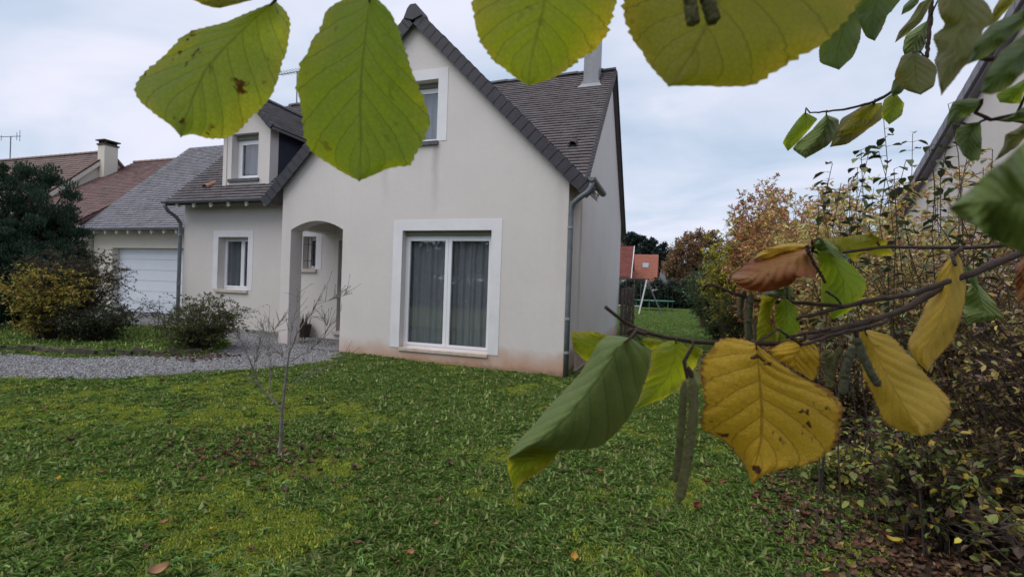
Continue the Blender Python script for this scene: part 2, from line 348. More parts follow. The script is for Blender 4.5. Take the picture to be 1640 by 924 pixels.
link('ground', npmesh('ground', V, Q), m_ground(), smooth=True, kind='structure')

def m_gravel():
    t = T('grey_gravel'); p = t.pos()
    vo = t.n('ShaderNodeTexVoronoi'); t.set(vo.inputs['Vector'], p); vo.inputs['Scale'].default_value = 38
    g = t.ramp(vo.outputs['Color'], (.1, (.10, .10, .11)), (.9, (.26, .26, .28)))
    col = t.mix(t.ramp(t.noise(p, 1.5, 5), (.42, 0), (.7, 1)), g, t.mix(.5, g, (.12, .10, .075)))
    return t.done(t.bsdf(col, .9, .25, t.bump(vo.outputs['Distance'], .9, .02)))
M['gravel'] = m_gravel()
pb = MB(); k = 30
def resample(P, n):
    P = np.array(P, float); d = np.r_[0, np.cumsum(np.linalg.norm(np.diff(P, axis=0), axis=1))]
    t = np.linspace(0, d[-1], n); return np.stack([np.interp(t, d, P[:, i]) for i in range(P.shape[1])], 1)
A, B = resample(PATH_LOW, 60), resample(PATH_UP, 60)
wob = np.array([mnoise.noise(Vector((i*.35, 3.3, 0)))*.12 for i in range(60)])
A[:, 0] += wob; A[:, 1] += wob
vs = []; m_ = 12
for i in range(60):
    for j in range(m_+1):
        q = A[i]*(1-j/m_) + B[i]*(j/m_); vs.append((q[0], q[1], float(gz(q[0], q[1])) + .012))
pb.add(vs, [(i*(m_+1)+j, (i+1)*(m_+1)+j, (i+1)*(m_+1)+j+1, i*(m_+1)+j+1) for i in range(59) for j in range(m_)])
pb2 = MB(); a, b = (-6.3, 8.13), (-12.4, 9.4)
pb.add([(-6.42, 8.0, .10), (-6.42, 9.44, .12), (-12.4, 9.44, .216), (-9.5, 7.9, .20)], [(0, 1, 2, 3)])
obj('path', pb, M['gravel'], kind='structure')
db = MB(); db.add([(-20.5, 7.4, .206), (-12.7, 8.2, .206), (-12.7, 11.5, .206), (-20.5, 11.5, .206)], [(0, 1, 2, 3)])
obj('driveway', db, M['gravel'], kind='structure')

# ------------------------------------------------------------------ house
def wall(us, ztop, zbot, holes, P, th):
    """column-built wall with openings; P(u,z,off) -> xyz, off runs inwards; holes: (u0,u1,fz0,fz1)"""
    mb = MB(); us = sorted(set([round(u, 5) for u in us] + [round(h[0], 5) for h in holes] + [round(h[1], 5) for h in holes]))
    def q(a, b, c, d): mb.add([a, b, c, d], [(0, 1, 2, 3)])
    for a, b in zip(us[:-1], us[1:]):
        ca = [(zbot, zbot)]; m = (a+b)/2; cuts = []
        for h in holes:
            if h[0]-1e-6 <= a and b <= h[1]+1e-6: cuts.append(((h[2](a), h[2](b)), (h[3](a), h[3](b))))
        cuts.sort(key=lambda c: c[0][0]); cur = (zbot, zbot)
        for lo, hi in cuts:
            if lo[0] > cur[0]+1e-4:
                for off in (0, th): q(P(a, cur[0], off), P(b, cur[1], off), P(b, lo[1], off), P(a, lo[0], off))
                q(P(a, lo[0], 0), P(b, lo[1], 0), P(b, lo[1], th), P(a, lo[0], th))
            q(P(a, hi[0], 0), P(b, hi[1], 0), P(b, hi[1], th), P(a, hi[0], th)); cur = hi
        for off in (0, th): q(P(a, cur[0], off), P(b, cur[1], off), P(b, ztop(b), off), P(a, ztop(a), off))
        q(P(a, ztop(a), 0), P(b, ztop(b), 0), P(b, ztop(b), th), P(a, ztop(a), th))
    for h in holes:
        for u in h[:2]: q(P(u, h[2](u), 0), P(u, h[3](u), 0), P(u, h[3](u), th), P(u, h[2](u), th))
    for u in (us[0], us[-1]): q(P(u, zbot, 0), P(u, ztop(u), 0), P(u, ztop(u), th), P(u, zbot, th))
    return mb
K = lambda v: (lambda u: v)

def roof_tiles(name, O, ex, es, width, slope, mat, parent, cs=.125, tw=.19, clip=None, seed=1, lift=.033, edge=.018):
    """flat tiles lapped course on course, each a real piece, joined into one part"""
    r = np.random.default_rng(seed); O, ex, es = [np.array(q, float) for q in (O, ex, es)]
    ex /= np.linalg.norm(ex); es /= np.linalg.norm(es); n = np.cross(ex, es); n *= np.sign(n[2])
    V, Q, Cc = [], [], []
    for j in range(int(slope/cs)+1):
        v0 = j*cs; v1 = min(v0+cs*1.25, slope+.02); off = (j % 2)*tw/2
        for i in range(-1, int(width/tw)+2):
            u0 = max(0, i*tw+off); u1 = min(width, (i+1)*tw+off-.004)
            if u1-u0 < .01: continue
            if clip is not None and not clip((u0+u1)/2, v0): continue
            h = lift*(1+r.uniform(-.12, .15)); dv = r.normal(0, .002); tl = r.normal(0, .0022)
            b = len(V); p = lambda u, v, hh: O+ex*u+es*v+n*hh
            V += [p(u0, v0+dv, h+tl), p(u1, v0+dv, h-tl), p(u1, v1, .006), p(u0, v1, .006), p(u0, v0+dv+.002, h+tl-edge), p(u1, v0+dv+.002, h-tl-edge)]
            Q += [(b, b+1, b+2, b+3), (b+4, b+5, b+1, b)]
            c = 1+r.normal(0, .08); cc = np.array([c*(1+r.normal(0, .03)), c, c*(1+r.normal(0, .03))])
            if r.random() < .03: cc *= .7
            Cc += [cc]*4 + [cc*.75]*2  # lower edge vertices darkened: gap shadow put into the tile colour
    return link(name, npmesh(name, V, Q, np.clip(Cc, .3, 1.8)), mat, parent, kind='stuff')

house = empty('house', (-7.2, 9.4, 0), 'cream rendered house with steep gabled wing, dark tiled roof and dormer', 'house')
WX0, WX1, WY, WC, WAP = -7.97, -1.77, 8.13, -4.87, 6.56      # wing
MY, MX0, RY, RZ = 9.45, -12.6, 13.0, 7.46                    # main body
zroof = lambda Y: 3.47 + (Y-9.05)                            # main front slope (top of battens)
gab = lambda x: WAP-abs(x-WC)
AL, AR = -7.73, -6.41
def arch(x):
    t_ = (x-AL)/(AR-AL)*2-1; return 2.56+.185*max(0, 1-t_*t_)
ax = list(np.linspace(AL, AR, 15))
Pw = lambda u, z, o: (u, WY+o, z)
w1 = wall([WX0, WX1, WC]+ax, gab, -.3, [(AL, AR, K(-.3), arch), (-5.02, -3.17, K(.27), K(2.53)), (-5.42, -4.35, K(4.22), K(5.40))], Pw, .34)
obj('gable_wall', w1, M['render'], house)
def rg(Y):
    if Y < MY-.001: return 3.42
    return min(zroof(Y)-.06, zroof(2*RY-Y)-.06)
w2 = wall([WY+.345, MY, RY, 2*RY-MY], lambda Y: rg(Y) if Y >= MY-1e-6 else 3.3, -.3, [], lambda u, z, o: (WX1-.004-o, u, z), .3)
obj('end_wall', w2, M['render'], house)
GW = (-8.62, -8.21)
w3 = wall([MX0, -6.1], K(3.5), -.3, [(-11.35, -10.34, K(1.2), K(2.56)), (-8.60, -8.21, K(1.78), K(2.57)), (-7.56, -6.62, K(.33), K(2.48))], lambda u, z, o: (u, MY+o, z), .34)
obj('front_wall', w3, M['render_plain'], house)
obj('side_wall', wall([MY+.345, RY, 2*RY-MY], rg, -.3, [], lambda u, z, o: (MX0+.004+o, u, z), .3), M['render_plain'], house)
obj('back_wall', MB().box((MX0+.31, 2*RY-MY-.3, -.3), (WX1-.31, 2*RY-MY, 3.6)), M['render_plain'], house)
# porch: right inner wall and the beam over its open left side, flat ceiling
obj('porch_wall', MB().box((AR+.003, WY+.343, -.2), (AR+.25, MY-.003, 3.3)), M['render_plain'], house)
obj('porch_beam', MB().box((WX0+.003, WY+.343, 2.62), (WX0+.30, MY-.003, 3.45)), M['render_plain'], house)
obj('porch_ceiling', MB().box((WX0+.303, WY+.343, 2.95), (AR, MY-.003, 3.0)), M['render_plain'], house)

def surround(mb, P, u0, u1, z0, z1, b, bottom=False, t=.008):
    def bx(a, c, d, e):
        p, q = P(a, d, -t), P(c, e, .0); lo = np.minimum(p, q); hi = np.maximum(p, q); mb.box(lo, hi)
    bx(u0-b, u0, z0, z1); bx(u1, u1+b, z0, z1); bx(u0-b, u1+b, z1, z1+b)
    return mb
def folds(x0, x1, y, z0, z1, seed, amp=.03, k=9):
    mb = MB(); r = np.random.default_rng(seed); n = 90; ph = r.uniform(0, 6, 4)
    vs = []
    for i in range(n+1):
        x = x0+(x1-x0)*i/n; u = i/n
        d = amp*(math.sin(u*k*6.283+ph[0]+1.5*math.sin(u*7+ph[1]))+.4*math.sin(u*k*2.3*6.28+ph[2]))
        for zz_ in (z0, z1): vs.append((x+.012*math.sin(u*20)*(zz_ == z0), y+d, zz_))
    mb.add(vs, [(2*i, 2*i+2, 2*i+3, 2*i+1) for i in range(n)]); return mb
def window(u0, u1, z0, z1, Y, set_, leaves=2, mull=.10, fr=.05, sash=.055, trim=.2, sill=None, sillmat='sill', curtain=True, label=None, seed=1, box=False, gap=0, split=.5):
    """front-facing window: frame > sashes, panes, surround, sill, curtain, roller-shutter box"""
    y = Y+set_; f = MB(); zt = z1-(.085 if box else 0)
    f.box((u0+.001, y, z0+.001), (u0+fr, y+.07, zt)); f.box((u1-fr, y, z0+.001), (u1-.001, y+.07, zt))
    f.box((u0+fr, y, zt-fr), (u1-fr, y+.07, zt)); f.box((u0+fr, y, z0+.001), (u1-fr, y+.07, z0+fr))
    W = obj('window', f, M['pvc'], house, label=label)
    if box: obj('shutter_box', MB().box((u0+.002, y-.05, zt+.002), (u1-.002, y+.1, z1-.002)), M['shutter'], W)
    n = leaves; tot = u1-u0-2*fr; cuts = [0, tot] if n == 1 else [0, tot*split, tot]
    for i in range(n):
        a = u0+fr+cuts[i]+.003; b = u0+fr+cuts[i+1]-.003; yy = y-.012
        s_ = MB(); lo, hi = z0+fr+.004, zt-fr-.004; sl_, sr_ = sash, sash
        if n == 2: sl_, sr_ = (sash, mull/2) if i == 0 else (mull/2, sash)
        s_.box((a, yy, lo), (a+sl_, yy+.05, hi)); s_.box((b-sr_, yy, lo), (b, yy+.05, hi))
        s_.box((a+sl_, yy, lo), (b-sr_, yy+.05, lo+sash)); s_.box((a+sl_, yy, hi-sash), (b-sr_, yy+.05, hi))
        obj('sash', s_, M['pvc'], W)
        obj('pane', MB().box((a+sl_-.004, yy+.02, lo+sash-.004), (b-sr_+.004, yy+.028, hi-sash+.004)), M['glass'], W)
    if trim: obj('surround', surround(MB(), lambda u, z, o: np.array((u, Y+o, z)), u0, u1, z0 if sill != 'french' else z0, z1, trim), M['trim'], W)
    if sill == 'french':
        obj('sill', MB().box((u0+.002, Y-.03, z0-.055), (u1-.002, Y+set_+.06, z0-.001)), M[sillmat], W)
    elif sill:
        obj('sill', MB().box((u0-.06, Y-.05, z0-.075), (u1+.04, Y+set_+.05, z0-.001)), M[sillmat], W)
    if curtain:
        if gap: 
            obj('curtain', folds(u0+.05, (u0+u1)/2-.02, y+.11, z0+.02, z1, seed, .022, 4), M['curtain'], W)
            obj('curtain', folds((u0+u1)/2+.02, u1-.05, y+.11, z0+.02, z1, seed+5, .022, 5), M['curtain'], W)
        else: obj('curtain', folds(u0+.03, u1-.03, y+.11, z0+.02, z1, seed, .02, 5), M['curtain'], W)
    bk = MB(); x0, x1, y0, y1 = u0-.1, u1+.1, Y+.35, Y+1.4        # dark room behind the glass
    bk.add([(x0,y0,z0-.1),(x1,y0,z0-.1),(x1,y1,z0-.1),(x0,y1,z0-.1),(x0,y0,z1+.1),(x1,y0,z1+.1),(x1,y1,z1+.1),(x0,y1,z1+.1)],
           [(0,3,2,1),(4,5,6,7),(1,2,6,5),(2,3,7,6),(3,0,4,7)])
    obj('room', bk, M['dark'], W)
    return W
window(-5.02, -3.17, .27, 2.53, WY, .15, 2, .13, .045, .05, .2, 'french', 'sill', label='tall white french window with sheer curtains', seed=3, box=True, gap=1)
window(-5.42, -4.35, 4.22, 5.40, WY, .2, 2, .10, .045, .05, .2, True, 'sill_dark', label='upstairs window in the gable with white surround', seed=8, box=True)
window(-11.35, -10.34, 1.2, 2.56, MY, .2, 2, .10, .045, .05, .17, True, label='ground floor window left of the porch', seed=5, box=False, split=.64)
W4 = window(-8.60, -8.21, 1.78, 2.57, MY, .2, 1, .08, .035, .045, .17, True, curtain=False, label='small barred window inside the porch')
gr = MB()
for xg in (-8.50, -8.40, -8.30): gr.tube([(xg, MY+.06, 1.82), (xg, MY+.06, 2.54)], .008, 5)
for zg in (1.98, 2.38): gr.tube([(-8.6, MY+.05, zg), (-8.21, MY+.05, zg)], .008, 5)
obj('window_bars', gr, M['iron'], W4)
D = obj('front_door', MB().box((-7.55, MY+.12, .34), (-6.63, MY+.18, 2.47)), M['door'], house)
obj('threshold', MB().box((-7.62, MY-.06, .25), (-6.56, MY+.3, .329)), M['sill'], D)
obj('door_handle', MB().tube([(-7.45, MY+.12, 1.35), (-7.45, MY+.06, 1.35), (-7.33, MY+.06, 1.35)], .011, 6), M['white_metal'], D)

# main roof
rb = MB(); x0, x1 = MX0-.16, -1.67
rb.prism([(x0, 9.05, 3.40), (x0, RY, RZ-.09), (x0, 2*RY-9.05, 3.40), (x0, 2*RY-9.05, 3.33), (x0, RY, RZ-.19), (x0, 9.05, 3.33)], (x1-x0, 0, 0))
roof = obj('roof', rb, M['tile'], house)
S2 = math.sqrt(.5); SL = (RY-9.05)/S2
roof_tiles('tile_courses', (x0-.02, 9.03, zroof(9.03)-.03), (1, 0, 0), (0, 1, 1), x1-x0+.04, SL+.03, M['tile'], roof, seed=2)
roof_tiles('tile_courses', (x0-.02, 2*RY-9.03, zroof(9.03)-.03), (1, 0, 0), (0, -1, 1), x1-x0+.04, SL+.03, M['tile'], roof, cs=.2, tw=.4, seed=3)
me_r = None
rt = MB(); rt.prism([(0, -.10, -.085), (0, -.05, -.01), (0, 0, .012), (0, .05, -.01), (0, .10, -.085), (0, .09, -.095), (0, 0, -.01), (0, -.09, -.095)], (.36, 0, 0))
for i in range(int((x1-x0)/.34)):
    xx = x1-.36-i*.34
    if me_r is None: o = obj('ridge_tile', rt, M['verge'], roof); me_r = o.data
    else: o = link('ridge_tile', me_r, None, roof)
    o.location = (xx, RY, RZ+.0+.012*(i % 2)); o.rotation_euler = (0, math.radians(-1.6), 0)
# bare tile ends on the right verge, stepped
vm = MB(); vm.box((-.04, 0, -.04), (.035, .16, .022)); me_v = None
for sgn in (1, -1):
    for i in range(int(SL/.125)):
        if me_v is None: o = obj('verge_end', vm, M['verge'], roof); me_v = o.data
        else: o = link('verge_end', me_v, None, roof)
        v = i*.125; o.location = (x1, (9.05+v*S2) if sgn > 0 else (2*RY-9.05-v*S2), zroof(9.05)+v*S2-.01)
        o.rotation_euler = (math.radians(38) if sgn > 0 else math.radians(38), 0, 0 if sgn > 0 else math.pi)
# wing roof with large verge tiles
wr = MB(); ye = lambda z: 9.05+(z-3.47)+.15
ev = 3.46
for sgn in (-1, 1):
    e0 = (WC+sgn*ev, WAP+.12-ev); 
    vs = [(WC, WY-.06, WAP+.12), (e0[0], WY-.06, e0[1]), (e0[0], ye(e0[1]), e0[1]), (WC, ye(WAP+.12), WAP+.12)]
    wr.prism(vs, (0, 0, -.08))
wing_roof = obj('roof', wr, M['tile'], house, label='steep roof of the front wing')
for sgn in (-1, 1):
    roof_tiles('tile_courses', (WC+sgn*(ev+.02), WY-.05, WAP+.12-ev-.02), (0, 1, 0), (-sgn, 0, 1), 4.6, ev/S2, M['tile'], wing_roof, seed=5+sgn,
               clip=lambda u, v: WY-.05+u < ye(WAP+.1-ev+v*S2)-.05)
nt_ = 26; L_ = ev/S2/nt_; me_v = None
for sgn in (1, -1):
    ex = np.array([sgn*S2, 0, -S2]); en = np.array([sgn*S2, 0, S2])
    for i in range(nt_):
        mb = MB(); r_ = np.random.default_rng(i+50*sgn+60); tl = .03+r_.normal(0, .004); hh = .235
        o0 = np.array([WC, 0, WAP+.02]) + ex*(i*L_+.02)
        # front face slab, tilted so every lower end stands proud of the next
        e1 = ex*(L_+.012); 
        mb.obox(o0 - en*.10 + np.array([0, WY-.135, 0]), e1 + en*tl*.5, np.array([0, .04, 0]), en*hh)
        mb.obox(o0 + en*(hh-.125) + np.array([0, WY-.094, 0]), e1 + en*tl*.6, np.array([0, .26, 0]), en*.028)
        obj('verge_tile', mb, M['verge'], wing_roof)
cap = MB(); cap.prism([(-.19, 0, -.20), (-.12, 0, -.03), (-.06, 0, .035), (.06, 0, .035), (.12, 0, -.03), (.19, 0, -.20), (.0, 0, -.26)], (0, .35, 0))
o = obj('ridge_cap', cap, M['verge'], wing_roof); o.location = (WC, WY-.16, WAP+.21)
me_c = None
for i in range(11):
    if me_c is None: o = obj('ridge_tile', rt, M['verge'], wing_roof); me_c = o.data
    else: o = link('ridge_tile', me_c, None, wing_roof)
    o.rotation_euler = (0, 0, math.pi/2); o.location = (WC, WY+.1+i*.36, WAP+.19)
# rafter tails, fascia, gutters, pipes
def half_gutter(p0, p1, r=.065, side=None):
    p0, p1 = np.array(p0, float), np.array(p1, float); t = (p1-p0)/np.linalg.norm(p1-p0); s_ = np.cross(t, (0, 0, 1)); s_ /= np.linalg.norm(s_)
    prof = [s_*r*math.cos(a)+np.array([0, 0, r*math.sin(a)]) for a in np.linspace(math.pi, 2*math.pi, 9)]
    prof += [q*.88 for q in prof[::-1]]
    mb = MB(); mb.prism([p0+q for q in prof], p1-p0)
    for p in (p0, p1): mb.prism([p+s_*r*math.cos(a)+np.array([0, 0, r*math.sin(a)]) for a in np.linspace(math.pi, 2*math.pi, 9)], t*.006*(1 if p is p0 else -1))
    mb.tube([p0-s_*r, p1-s_*r], .008, 5); return mb
obj('gutter', half_gutter((x0, 8.97, 3.44), (WX0+.02, 8.97, 3.44)), M['zinc'], house)
obj('gutter', half_gutter((-1.36, 7.94, 3.37), (-1.36, 9.3, 3.37), .07), M['zinc'], house)
for i in range(8):
    mb = MB(); xr = -12.35+i*.585; mb.obox((xr, 9.02, 3.27), (.075, 0, 0), (0, .5, .46), (0, -.02, .11))
    obj('rafter_end', mb, M['cream_wood'], roof)
for i in range(3):
    mb = MB(); mb.obox((-1.42, WY+.1+i*.42, 3.24), (0, .07, 0), (-.42, 0, .40), (.02, 0, .10)); obj('rafter_end', mb, M['cream_wood'], wing_roof)
def downpipe(pts, rings, parent, r=.045):
    d_ = obj('downpipe', MB().tube(pts, r, 10), M['zinc'], parent, smooth=True)
    for p in rings: obj('bracket', MB().tube([np.array(p)-(0, 0, .022), np.array(p)+(0, 0, .022)], r*1.25, 10), M['zinc_light'], d_)
px_, py_ = WX1+.055, WY-.02
downpipe([(-1.36, 8.0, 3.31), (-1.37, 8.0, 3.22), (-1.42, 8.0, 3.14), (-1.58, 8.03, 3.04), (-1.68, 8.08, 2.97), (px_, py_, 2.86), (px_, py_, 2.7), (px_, py_, 1.2), (px_, py_, .0)],
         [(px_, py_, 2.56), (px_, py_, 1.0), (px_, py_, .42)], house)
qx, qy = -12.66, 9.39
downpipe([(-12.68, 8.97, 3.40), (-12.68, 8.98, 3.30), (-12.68, 9.06, 3.20), (-12.67, 9.28, 3.07), (qx, qy, 2.92), (qx, qy, 2.7), (qx, qy, 1.0), (qx, qy, .15)], [(qx, qy, 2.62), (qx, qy, 1.3)], house)
# zinc-clad flue on the ridge side
c0 = np.array([-2.43, 12.44, 6.78]); cm = MB().box((-2.43, 12.44, 6.7), (-2.04, 12.86, 8.62))
ch = obj('chimney', cm, M['zinc_light'], house)
fl = MB(); fl.box((-2.47, 12.40, 6.78), (-2.0, 12.90, 6.92)); fl.prism([(-2.56, 12.26, 6.72), (-1.92, 12.26, 6.72), (-2.0, 12.40, 6.86), (-2.47, 12.40, 6.86)], (0, .05, -.06))
obj('flashing', fl, M['zinc_light'], ch)
cp = MB().box((-2.50, 12.37, 8.63), (-1.97, 12.93, 8.70))
for a, b in ((-2.42, 12.46), (-2.10, 12.46), (-2.42, 12.80), (-2.10, 12.80)): cp.box((a, b, 8.70), (a+.05, b+.05, 8.86))
cp.box((-2.53, 12.34, 8.86), (-1.94, 12.96, 8.92)); obj('chimney_cap', cp, M['zinc'], ch)
for (u, Y) in ((-2.17, 10.2), (-11.8, 9.48)):
    v = MB(); vs = []
    for j in range(2):
        for a in np.linspace(0, math.pi, 8): vs.append((u+.10*math.cos(a)*(1-.3*j), Y-.12+.34*j, zroof(Y)-.07+.26*j+.11*math.sin(a)*(1-.75*j)))
    v.add(vs, [(i, i+1, i+9, i+8) for i in range(7)]); o = obj('roof_vent', v, M['terracotta'] if u < -8 else M['verge'], roof)

# dormer
DX0, DX1, DY, DE = -11.32, -9.76, 9.5, 5.42; DC = (DX0+DX1)/2; DA = DE+.80
df = wall([DX0, DC, DX1], lambda x: DA-.06-abs(x-DC), 3.75, [(-11.05, -10.16, K(4.07), K(5.24))], lambda u, z, o: (u, DY+o, z), .25)
dorm = obj('dormer', df, M['render_plain'], house, label='dormer with dark slate cheeks and a narrow white window')
for X, s_ in ((DX0, 1), (DX1, -1)):
    ck = MB(); yb = 9.05+DE-3.47; a = X+s_*.004
    ck.prism([(a, DY+.252, zroof(DY+.25)-.1), (a, yb, DE), (a, DY+.252, DE)], (s_*.05, 0, 0)); obj('cheek', ck, M['slate'], dorm)
    cs_ = MB().box((min(X, X+s_*.12)-.002*(s_ > 0)*0, DY-.02, 3.8), (max(X, X+s_*.12), DY-.001, DE)); obj('corner_board', cs_, M['render_plain'], dorm)
dr = MB(); ov = .22
for sgn in (-1, 1):
    ex_ = DX1-DC+ov; zt, zb = DA+.06, DA+.06-ex_
    dr.prism([(DC, DY-.2, zt), (DC+sgn*ex_, DY-.2, zb), (DC+sgn*ex_, 9.05+zb-3.47+.1, zb), (DC, 9.05+zt-3.47+.1, zt)], (0, 0, -.07))
drf = obj('dormer_roof', dr, M['lichen_tile'], dorm)
for sgn in (-1, 1):
    ex_ = DX1-DC+ov
    roof_tiles('tile_courses', (DC+sgn*ex_, DY-.22, DA+.06-ex_), (0, 1, 0), (-sgn, 0, 1), 2.7, ex_/S2, M['lichen_tile'], dorm, seed=20+sgn,
               clip=lambda u, v: DY-.22+u < 9.05+(DA+.06-ex_+v*S2)-3.47+.05)
    ex = np.array([sgn*S2, 0, -S2]); en = np.array([sgn*S2, 0, S2]); Ld = ex_/S2/8
    for i in range(8):
        mb = MB(); mb.obox(np.array([DC, DY-.25, DA+.03])+ex*(i*Ld)-en*.06, ex*(Ld+.012)+en*.012, (0, .04, 0), en*.14); obj('verge_tile', mb, M['verge'], dorm)
for i in range(7):
    o = link('ridge_tile', me_c, None, dorm); o.rotation_euler = (0, 0, math.pi/2); o.location = (DC, DY-.2+i*.36, DA+.13)
for i in range(4):
    mb = MB(); mb.obox((DX1-.02, DY+.3+i*.36, DE-.07), (0, .06, 0), (.17, 0, -.10), (0, 0, .08)); obj('rafter_end', mb, M['cream_wood'], dorm)
f = MB(); y = DY+.2; fr = .045
for a, b, c, d in ((-11.049, -11.0, 4.071, 5.12), (-10.21, -10.161, 4.071, 5.12), (-11.0, -10.21, 4.071, 4.12), (-11.0, -10.21, 5.07, 5.12)): f.box((a, y, c), (b, y+.06, d))
obj('window_frame', f, M['pvc'], dorm)
for a, b in ((-10.995, -10.215),):
    s_ = MB(); yy = y-.01; s_.box((a, yy, 4.125), (a+.10, yy+.05, 5.065)); s_.box((b-.14, yy, 4.125), (b, yy+.05, 5.065)); s_.box((a+.10, yy, 4.125), (b-.14, yy+.05, 4.19)); s_.box((a+.10, yy, 5.0), (b-.14, yy+.05, 5.065))
    obj('sash', s_, M['pvc'], dorm); obj('pane', MB().box((a+.095, yy+.02, 4.185), (b-.135, yy+.028, 5.005)), M['glass'], dorm)
obj('shutter_box', MB().box((-11.048, DY+.14, 5.122), (-10.162, DY+.24, 5.238)), M['shutter'], dorm)
obj('sill', MB().box((-11.12, DY-.05, 3.99), (-10.10, DY+.25, 4.069)), M['sill_dark'], dorm)
obj('curtain', folds(-11.04, -10.17, DY+.36, 4.08, 5.24, 31, .02, 5), M['curtain'], dorm)
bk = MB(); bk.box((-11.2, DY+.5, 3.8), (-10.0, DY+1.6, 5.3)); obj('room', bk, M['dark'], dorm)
# television aerial on the ridge
aer = empty('tv_aerial', (-12.3, 13.0, RZ), 'thin rake television aerial on the ridge above the dormer', 'aerial')
obj('mast', MB().tube([(-12.3, 13.0, RZ-.1), (-12.32, 13.0, 8.55)], .02, 6), M['zinc'], aer)
obj('boom', MB().tube([(-13.15, 13.0, 8.52), (-11.6, 13.0, 8.56)], .014, 5), M['zinc'], aer)
for i in range(12):
    xx = -13.1+i*.125; obj('element', MB().tube([(xx, 12.8, 8.53+i*.003), (xx+.02, 13.2, 8.57+i*.003)], .009, 4), M['zinc'], aer)

# ------------------------------------------------------------------ garage wing
gar = empty('garage', (-16.2, 11.5, .2), 'low garage with white sectional door and grey tiled roof', 'garage')
GY, GX0, GX1, GE, GRY = 11.5, -19.75, MX0-.004, 3.06, 15.05
gzr = lambda Y: GE+(Y-11.1)
gw = wall([GX0, GX1], K(3.0), -.2, [(-18.75, -15.2, K(.2), K(2.42))], lambda u, z, o: (u, GY+o, z), .3)
obj('wall', gw, M['render_cream'], gar)
obj('side_wall', wall([GY+.304, GRY, 2*GRY-GY], lambda Y: min(gzr(Y), gzr(2*GRY-Y))-.1, -.2, [], lambda u, z, o: (GX0+.003+o, u, z), .25), M['render_cream'], gar)
st = MB(); surround(st, lambda u, z, o: np.array((u, GY+o, z)), -18.75, -15.2, .2, 2.42, .28, t=.01); obj('surround', st, M['render_cream'], gar)
gd = obj('garage_door', MB().box((-18.749, GY+.245, .201), (-15.201, GY+.262, 2.419)), M['garage'], gar)
for i in range(6):
    za_ = .215+i*.366; mb = MB(); mb.box((-18.745, GY+.215, za_), (-15.205, GY+.243, za_+.356)); obj('panel', mb, M['garage'], gd)
obj('threshold', MB().box((-18.8, GY-.02, .12), (-15.15, GY+.3, .199)), M['stone'], gar)
g0, g1 = GX0-.12, MX0-.3
gb = MB(); gb.prism([(g0, 11.1, GE-.04), (g0, GRY, gzr(GRY)-.05), (g0, 2*GRY-11.1, GE-.04), (g0, 2*GRY-11.1, GE-.11), (g0, GRY, gzr(GRY)-.15), (g0, 11.1, GE-.11)], (MX0-g0-.2+3.5, 0, 0))
groof = obj('roof', gb, M['tile_grey'], gar)
roof_tiles('tile_courses', (g0-.02, 11.08, gzr(11.08)-.005), (1, 0, 0), (0, 1, 1), MX0-g0+3.3, (GRY-11.1)/S2+.03, M['tile_grey'], groof, seed=9)
obj('gutter', half_gutter((g0, 11.03, GE-.03), (MX0-.25, 11.03, GE-.03)), M['zinc'], gar)
for i in range(13):
    mb = MB(); xr = GX0+.12+i*.56; mb.obox((xr, 11.07, GE-.20), (.075, 0, 0), (0, .45, .40), (0, -.02, .11)); obj('rafter_end', mb, M['cream_wood'], groof)
v = MB(); v.box((-13.9, 11.55, gzr(11.6)+.0), (-13.72, 11.75, gzr(11.6)+.16)); obj('roof_vent', v, M['terracotta'], groof)

# ------------------------------------------------------------------ neighbours on the left
nb = empty('neighbour_house', (-22, 16, 0), 'terraced house with rust red tiled roof beside the garage', 'house')
bsl = .72; BR = (16.0, 6.87); BE = 10.6; bz = lambda Y: BR[1]-bsl*(BR[0]-Y)
obj('wall', MB().box((-24.75, 11.0, -.1), (-19.9, 21, bz(11.0)-.1)), M['render_cream'], nb)
b2 = MB(); b2.prism([(-24.75, BE, bz(BE)-.02), (-24.75, 16, 6.85), (-24.75, 21.4, bz(BE)-.02), (-24.75, 21.4, bz(BE)-.12), (-24.75, 16, 6.72), (-24.75, BE, bz(BE)-.12)], (24.75-19.88, 0, 0))
o = obj('roof', b2, M['tile_red'], nb)
roof_tiles('tile_courses', (-24.75, BE, bz(BE)), (1, 0, 0), (0, 1, bsl), 4.87, 5.4*math.hypot(1, bsl), M['tile_red'], o, cs=.16, tw=.25, seed=12)
b2b = MB(); b2b.prism([(-19.84, 14.6, bz(14.6)+.0), (-19.84, 16, 6.87), (-19.84, 16, 6.6), (-19.84, 14.6, bz(14.6)-.2)], (9, 0, 0)); obj('roof', b2b, M['tile_red'], nb)
rt2 = MB(); vs = []
for j in range(2):
    for a in np.linspace(0, math.pi, 7): vs.append((j*.40, -.13*math.cos(a)*(1-.12*j), .12*math.sin(a)*(1-.15*j)))
rt2.add(vs, [(i, i+1, i+8, i+7) for i in range(6)] + [tuple(range(7))]); me_t = None
for i in range(24):
    if me_t is None: o = obj('ridge_tile', rt2, M['tile_brown'], nb); me_t = o.data
    else: o = link('ridge_tile', me_t, None, nb)
    o.location = (-24.7+i*.37, 16, 6.85)
fb = empty('far_neighbour_house', (-30, 15, 0), 'brown roofed house with cream gable and square chimney at far left', 'house')
FX, FR = -24.8, (15.0, 7.12); fz = lambda Y: FR[1]-abs(Y-FR[0])
obj('gable_wall', wall([10.6, 15.0, 19.4], lambda Y: fz(Y)-.12, -.1, [], lambda u, z, o: (FX-.01-o, u, z), .25), M['render_cream'], fb)
obj('front_wall', MB().box((-36, 10.6, -.1), (FX-.265, 10.85, fz(10.6)-.15)), M['render_cream'], fb)
